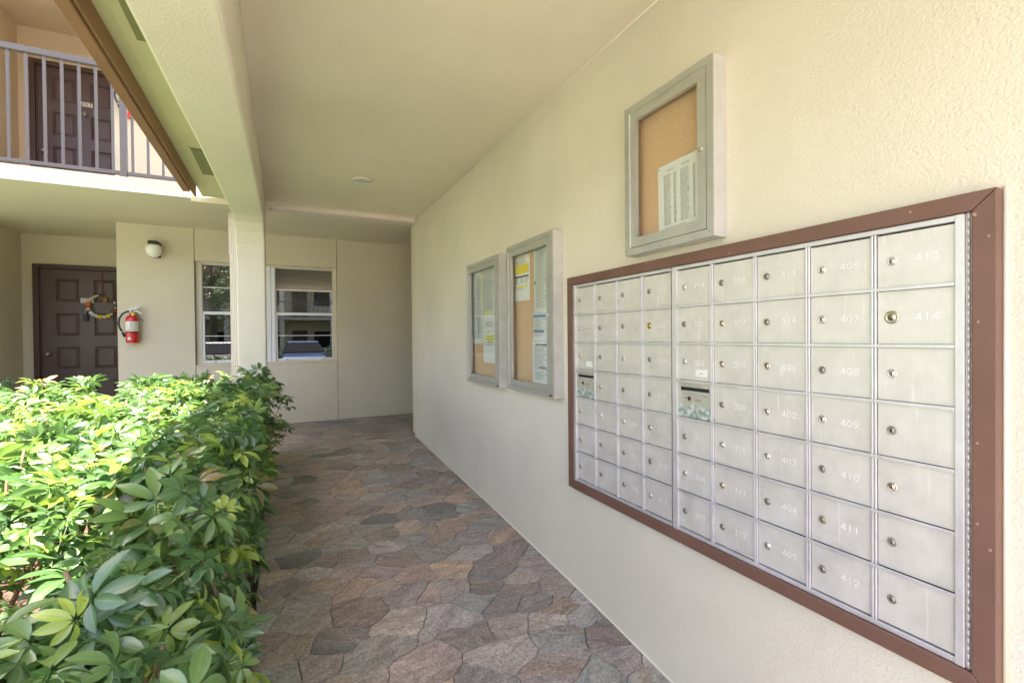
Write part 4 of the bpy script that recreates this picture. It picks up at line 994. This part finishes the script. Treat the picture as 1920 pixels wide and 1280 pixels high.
sh3 = [(Vector((rb_.uniform(-3.7, -2.35), rb_.uniform(5.75, 6.2), rb_.uniform(.45, 1.0))), Vector((rb_.gauss(0, .4), rb_.gauss(-.3, .3), 1))) for _ in range(90)]
hedge('umbrella_plant', 'shaded umbrella plant under the balcony in front of the wreathed door', 'plant', sh3, 0, True, 7, .8, 20)

# ================================================================== WHAT THE WINDOWS REFLECT: the far side of the car park; also added courtyard trees
def tree(x, y, h, rc, label, seed, group='trees across the car park'):
    r = random.Random(seed); t = thing('shade_tree', label, 'tree', (x, y, -.16), group)
    tk = MB(); tk.tube([(x, y, -.2), (x+.1, y, h*.3), (x-.05, y+.1, h*.55), (x, y, h*.8)], [.2, .16, .12, .05], 8)
    for k in range(6):
        a = r.uniform(0, 6.28); z0 = h*r.uniform(.35, .6); tk.tube([(x, y, z0), (x+math.cos(a)*rc*.4, y+math.sin(a)*rc*.4, z0+h*.15), (x+math.cos(a)*rc*.75, y+math.sin(a)*rc*.75, z0+h*.25)], [.08, .05, .02], 6)
    tk.build('trunk', BARK, t)
    ms = []
    cl = [(Vector((x+r.gauss(0, rc*.45), y+r.gauss(0, rc*.45), h*.68+r.gauss(0, h*.15))), r.uniform(.4, .9)) for _ in range(34)]
    for c_, rr_ in cl:
        for _ in range(34):
            d = Vector((r.gauss(0, 1), r.gauss(0, 1), r.gauss(0, .8))).normalized()*rr_*r.uniform(.6, 1)
            Mx = Matrix.Translation(c_+d) @ Matrix.Rotation(r.uniform(0, 6.28), 4, 'Z') @ Matrix.Rotation(r.uniform(-1, 1), 4, 'X') @ Matrix.Scale(r.uniform(1.4, 2.4), 4); ms.append((r.randrange(14), Mx))
    joined('crown', ms, [r.random()*.9 for _ in ms], TLOW, LEAFT, t)
tree(-3.2, -13.5, 7.5, 2.2, 'leafy shade tree behind the silver car', 31)
tree(-7.5, 1.5, 6.5, 2.0, 'unseen leafy tree added left of the hedge to cut sky light', 36, 'added sky-blocking trees in the courtyard')  # out of view, added to cut the sky light from the left
tree(-8.5, 5.0, 6.0, 1.8, 'second unseen tree added to cut sky light, nearer the stair wall', 37, 'added sky-blocking trees in the courtyard')  # another unseen crown added to block more of the sky
tree(7.5, -19, 8.5, 3, 'large round tree beside the opposite building', 32)
tree(-11, -8, 7, 2.5, 'spreading tree at the left end of the car park', 33)

CARG = mat('car_glass', (.02, .025, .03), .12, spec=.05); TYRE = mat('tyre', (.02, .02, .02), .8); RIM = mat('rim', (.5, .5, .52), .3, .8); LAMPC = mat('car_lamp', (.75, .75, .78), .15)
def car(x, y, m, label):
    t = thing('parked_car', label, 'car', (x, y, -.155), 'cars in the car park'); z = -.155; hw = .9
    def taper(mb, z0, z1, k):
        for i, (a, b, c) in enumerate(mb.v):
            f = min(max((c-z-z0)/(z1-z0), 0), 1); mb.v[i] = (x+(a-x)*(1-k*f), b, c)
        return mb
    P = [(-2.2, .38), (-2.22, .62), (-2.05, .82), (-1.1, .95), (1.55, .98), (2.15, .92), (2.22, .6), (2.15, .35), (1.75, .30), (-1.8, .30)]
    taper(MB().prism([(y-a, z+b) for a, b in P], 'x', x-hw, x+hw), .6, 1.0, .07).build('body', m, t, .09)
    G = [(-1.05, .97), (-.35, 1.42), (.9, 1.44), (1.6, 1.0)]
    taper(MB().prism([(y-a, z+b) for a, b in G], 'x', x-hw+.06, x+hw-.06), .97, 1.44, .26).build('cabin_glass', CARG, t, .05)
    MB().prism([(y-a, z+b) for a, b in ((-.38, 1.405), (-.28, 1.455), (.85, 1.475), (1.0, 1.41))], 'x', x-hw+.27, x+hw-.27).build('roof', m, t, .02)
    for a in (-1.4, 1.4):
        for s_ in (-1, 1):
            wv = MB().lathe([(.16, -.10), (.31, -.10), (.33, -.06), (.33, .06), (.31, .10), (.16, .10)], (x+s_*.83, y-a, z+.33), 'x', 24).build('wheel', TYRE, t)
            MB().lathe([(.02, .09), (.19, .105), (.20, .08)] if s_ > 0 else [(.02, -.09), (.19, -.105), (.20, -.08)], (x+s_*.83, y-a, z+.33), 'x', 16).build('rim', RIM, wv)
    for s_ in (-1, 1): box('headlight', LAMPC, x+s_*.65-.18, x+s_*.65+.18, y+2.10, y+2.235, z+.62, z+.76, t, .02)
    box('grille', DARKM, x-.40, x+.40, y+2.15, y+2.245, z+.42, z+.62, t, .02)
car(.8, -9.0, mat('blue_car_paint', (.05, .12, .26), .25, .3, coat=.8), 'dark blue car parked across the lot, seen reflected in the right window')
car(-2.3, -9.2, mat('silver_car_paint', (.50, .52, .54), .25, .4, coat=.8), 'silver car parked across the lot, seen reflected in the left window')
car(-5.1, -9.0, mat('white_car_paint', (.72, .72, .72), .25, coat=.8), 'white car at the left end of the parked row')
t = thing('opposite_building', 'cream two storey apartment building across the car park', 'building', (0, -22, -.16))
ob = MB(); ob.box(-14, 14, -25, -23, -.2, 7.2); ob.build('wall', WALLB, t)
ob = MB(); ob.box(-14, 14, -22.99, -20.8, 2.7, 2.9); ob.build('walkway_slab', SLAB, t)
ob = MB(); ob.box(-14.5, 14.5, -25.4, -20.4, 5.6, 6.1); ob.build('roof_edge', BROWNP, t)
for k in range(9):
    x = -13+k*3.2; box('column', BEAM, x, x+.3, -21.15, -20.85, -.2, 5.6, t)
for k in range(8):
    x = -12+k*3.2
    for z0 in (-.1, 2.95):
        box('entry_door', CASEP, x-.2, x+.8, -22.99, -22.94, z0, z0+2.1, t); wv = box('window', WHITE, x+1.2, x+2.5, -22.99, -22.95, z0+.8, z0+2.1, t); box('pane', CARG, x+1.25, x+2.45, -22.949, -22.94, z0+.85, z0+2.05, wv)
rl_ = MB(); rl_.box(-14, 14, -20.9, -20.85, 3.9, 3.96)
k = -14
while k < 14: rl_.box(k, k+.03, -20.89, -20.86, 2.95, 3.9); k += .3
rl_.build('railing', RAILP, t)
hb = random.Random(17); ms = []
for _ in range(900): ms.append((hb.randrange(14), Matrix.Translation((hb.uniform(-14, 14), hb.uniform(-18.6, -17.8), hb.uniform(0, .9))) @ Matrix.Rotation(hb.uniform(0, 6.28), 4, 'Z') @ Matrix.Rotation(hb.uniform(-1, 1), 4, 'X') @ Matrix.Scale(hb.uniform(1.5, 2.5), 4)))
t = thing('low_hedge', 'low clipped hedge in front of the opposite building', 'hedge', (0, -18.2, -.16)); joined('foliage', ms, [hb.random()*.9 for _ in ms], TLOW, LEAFT, t)
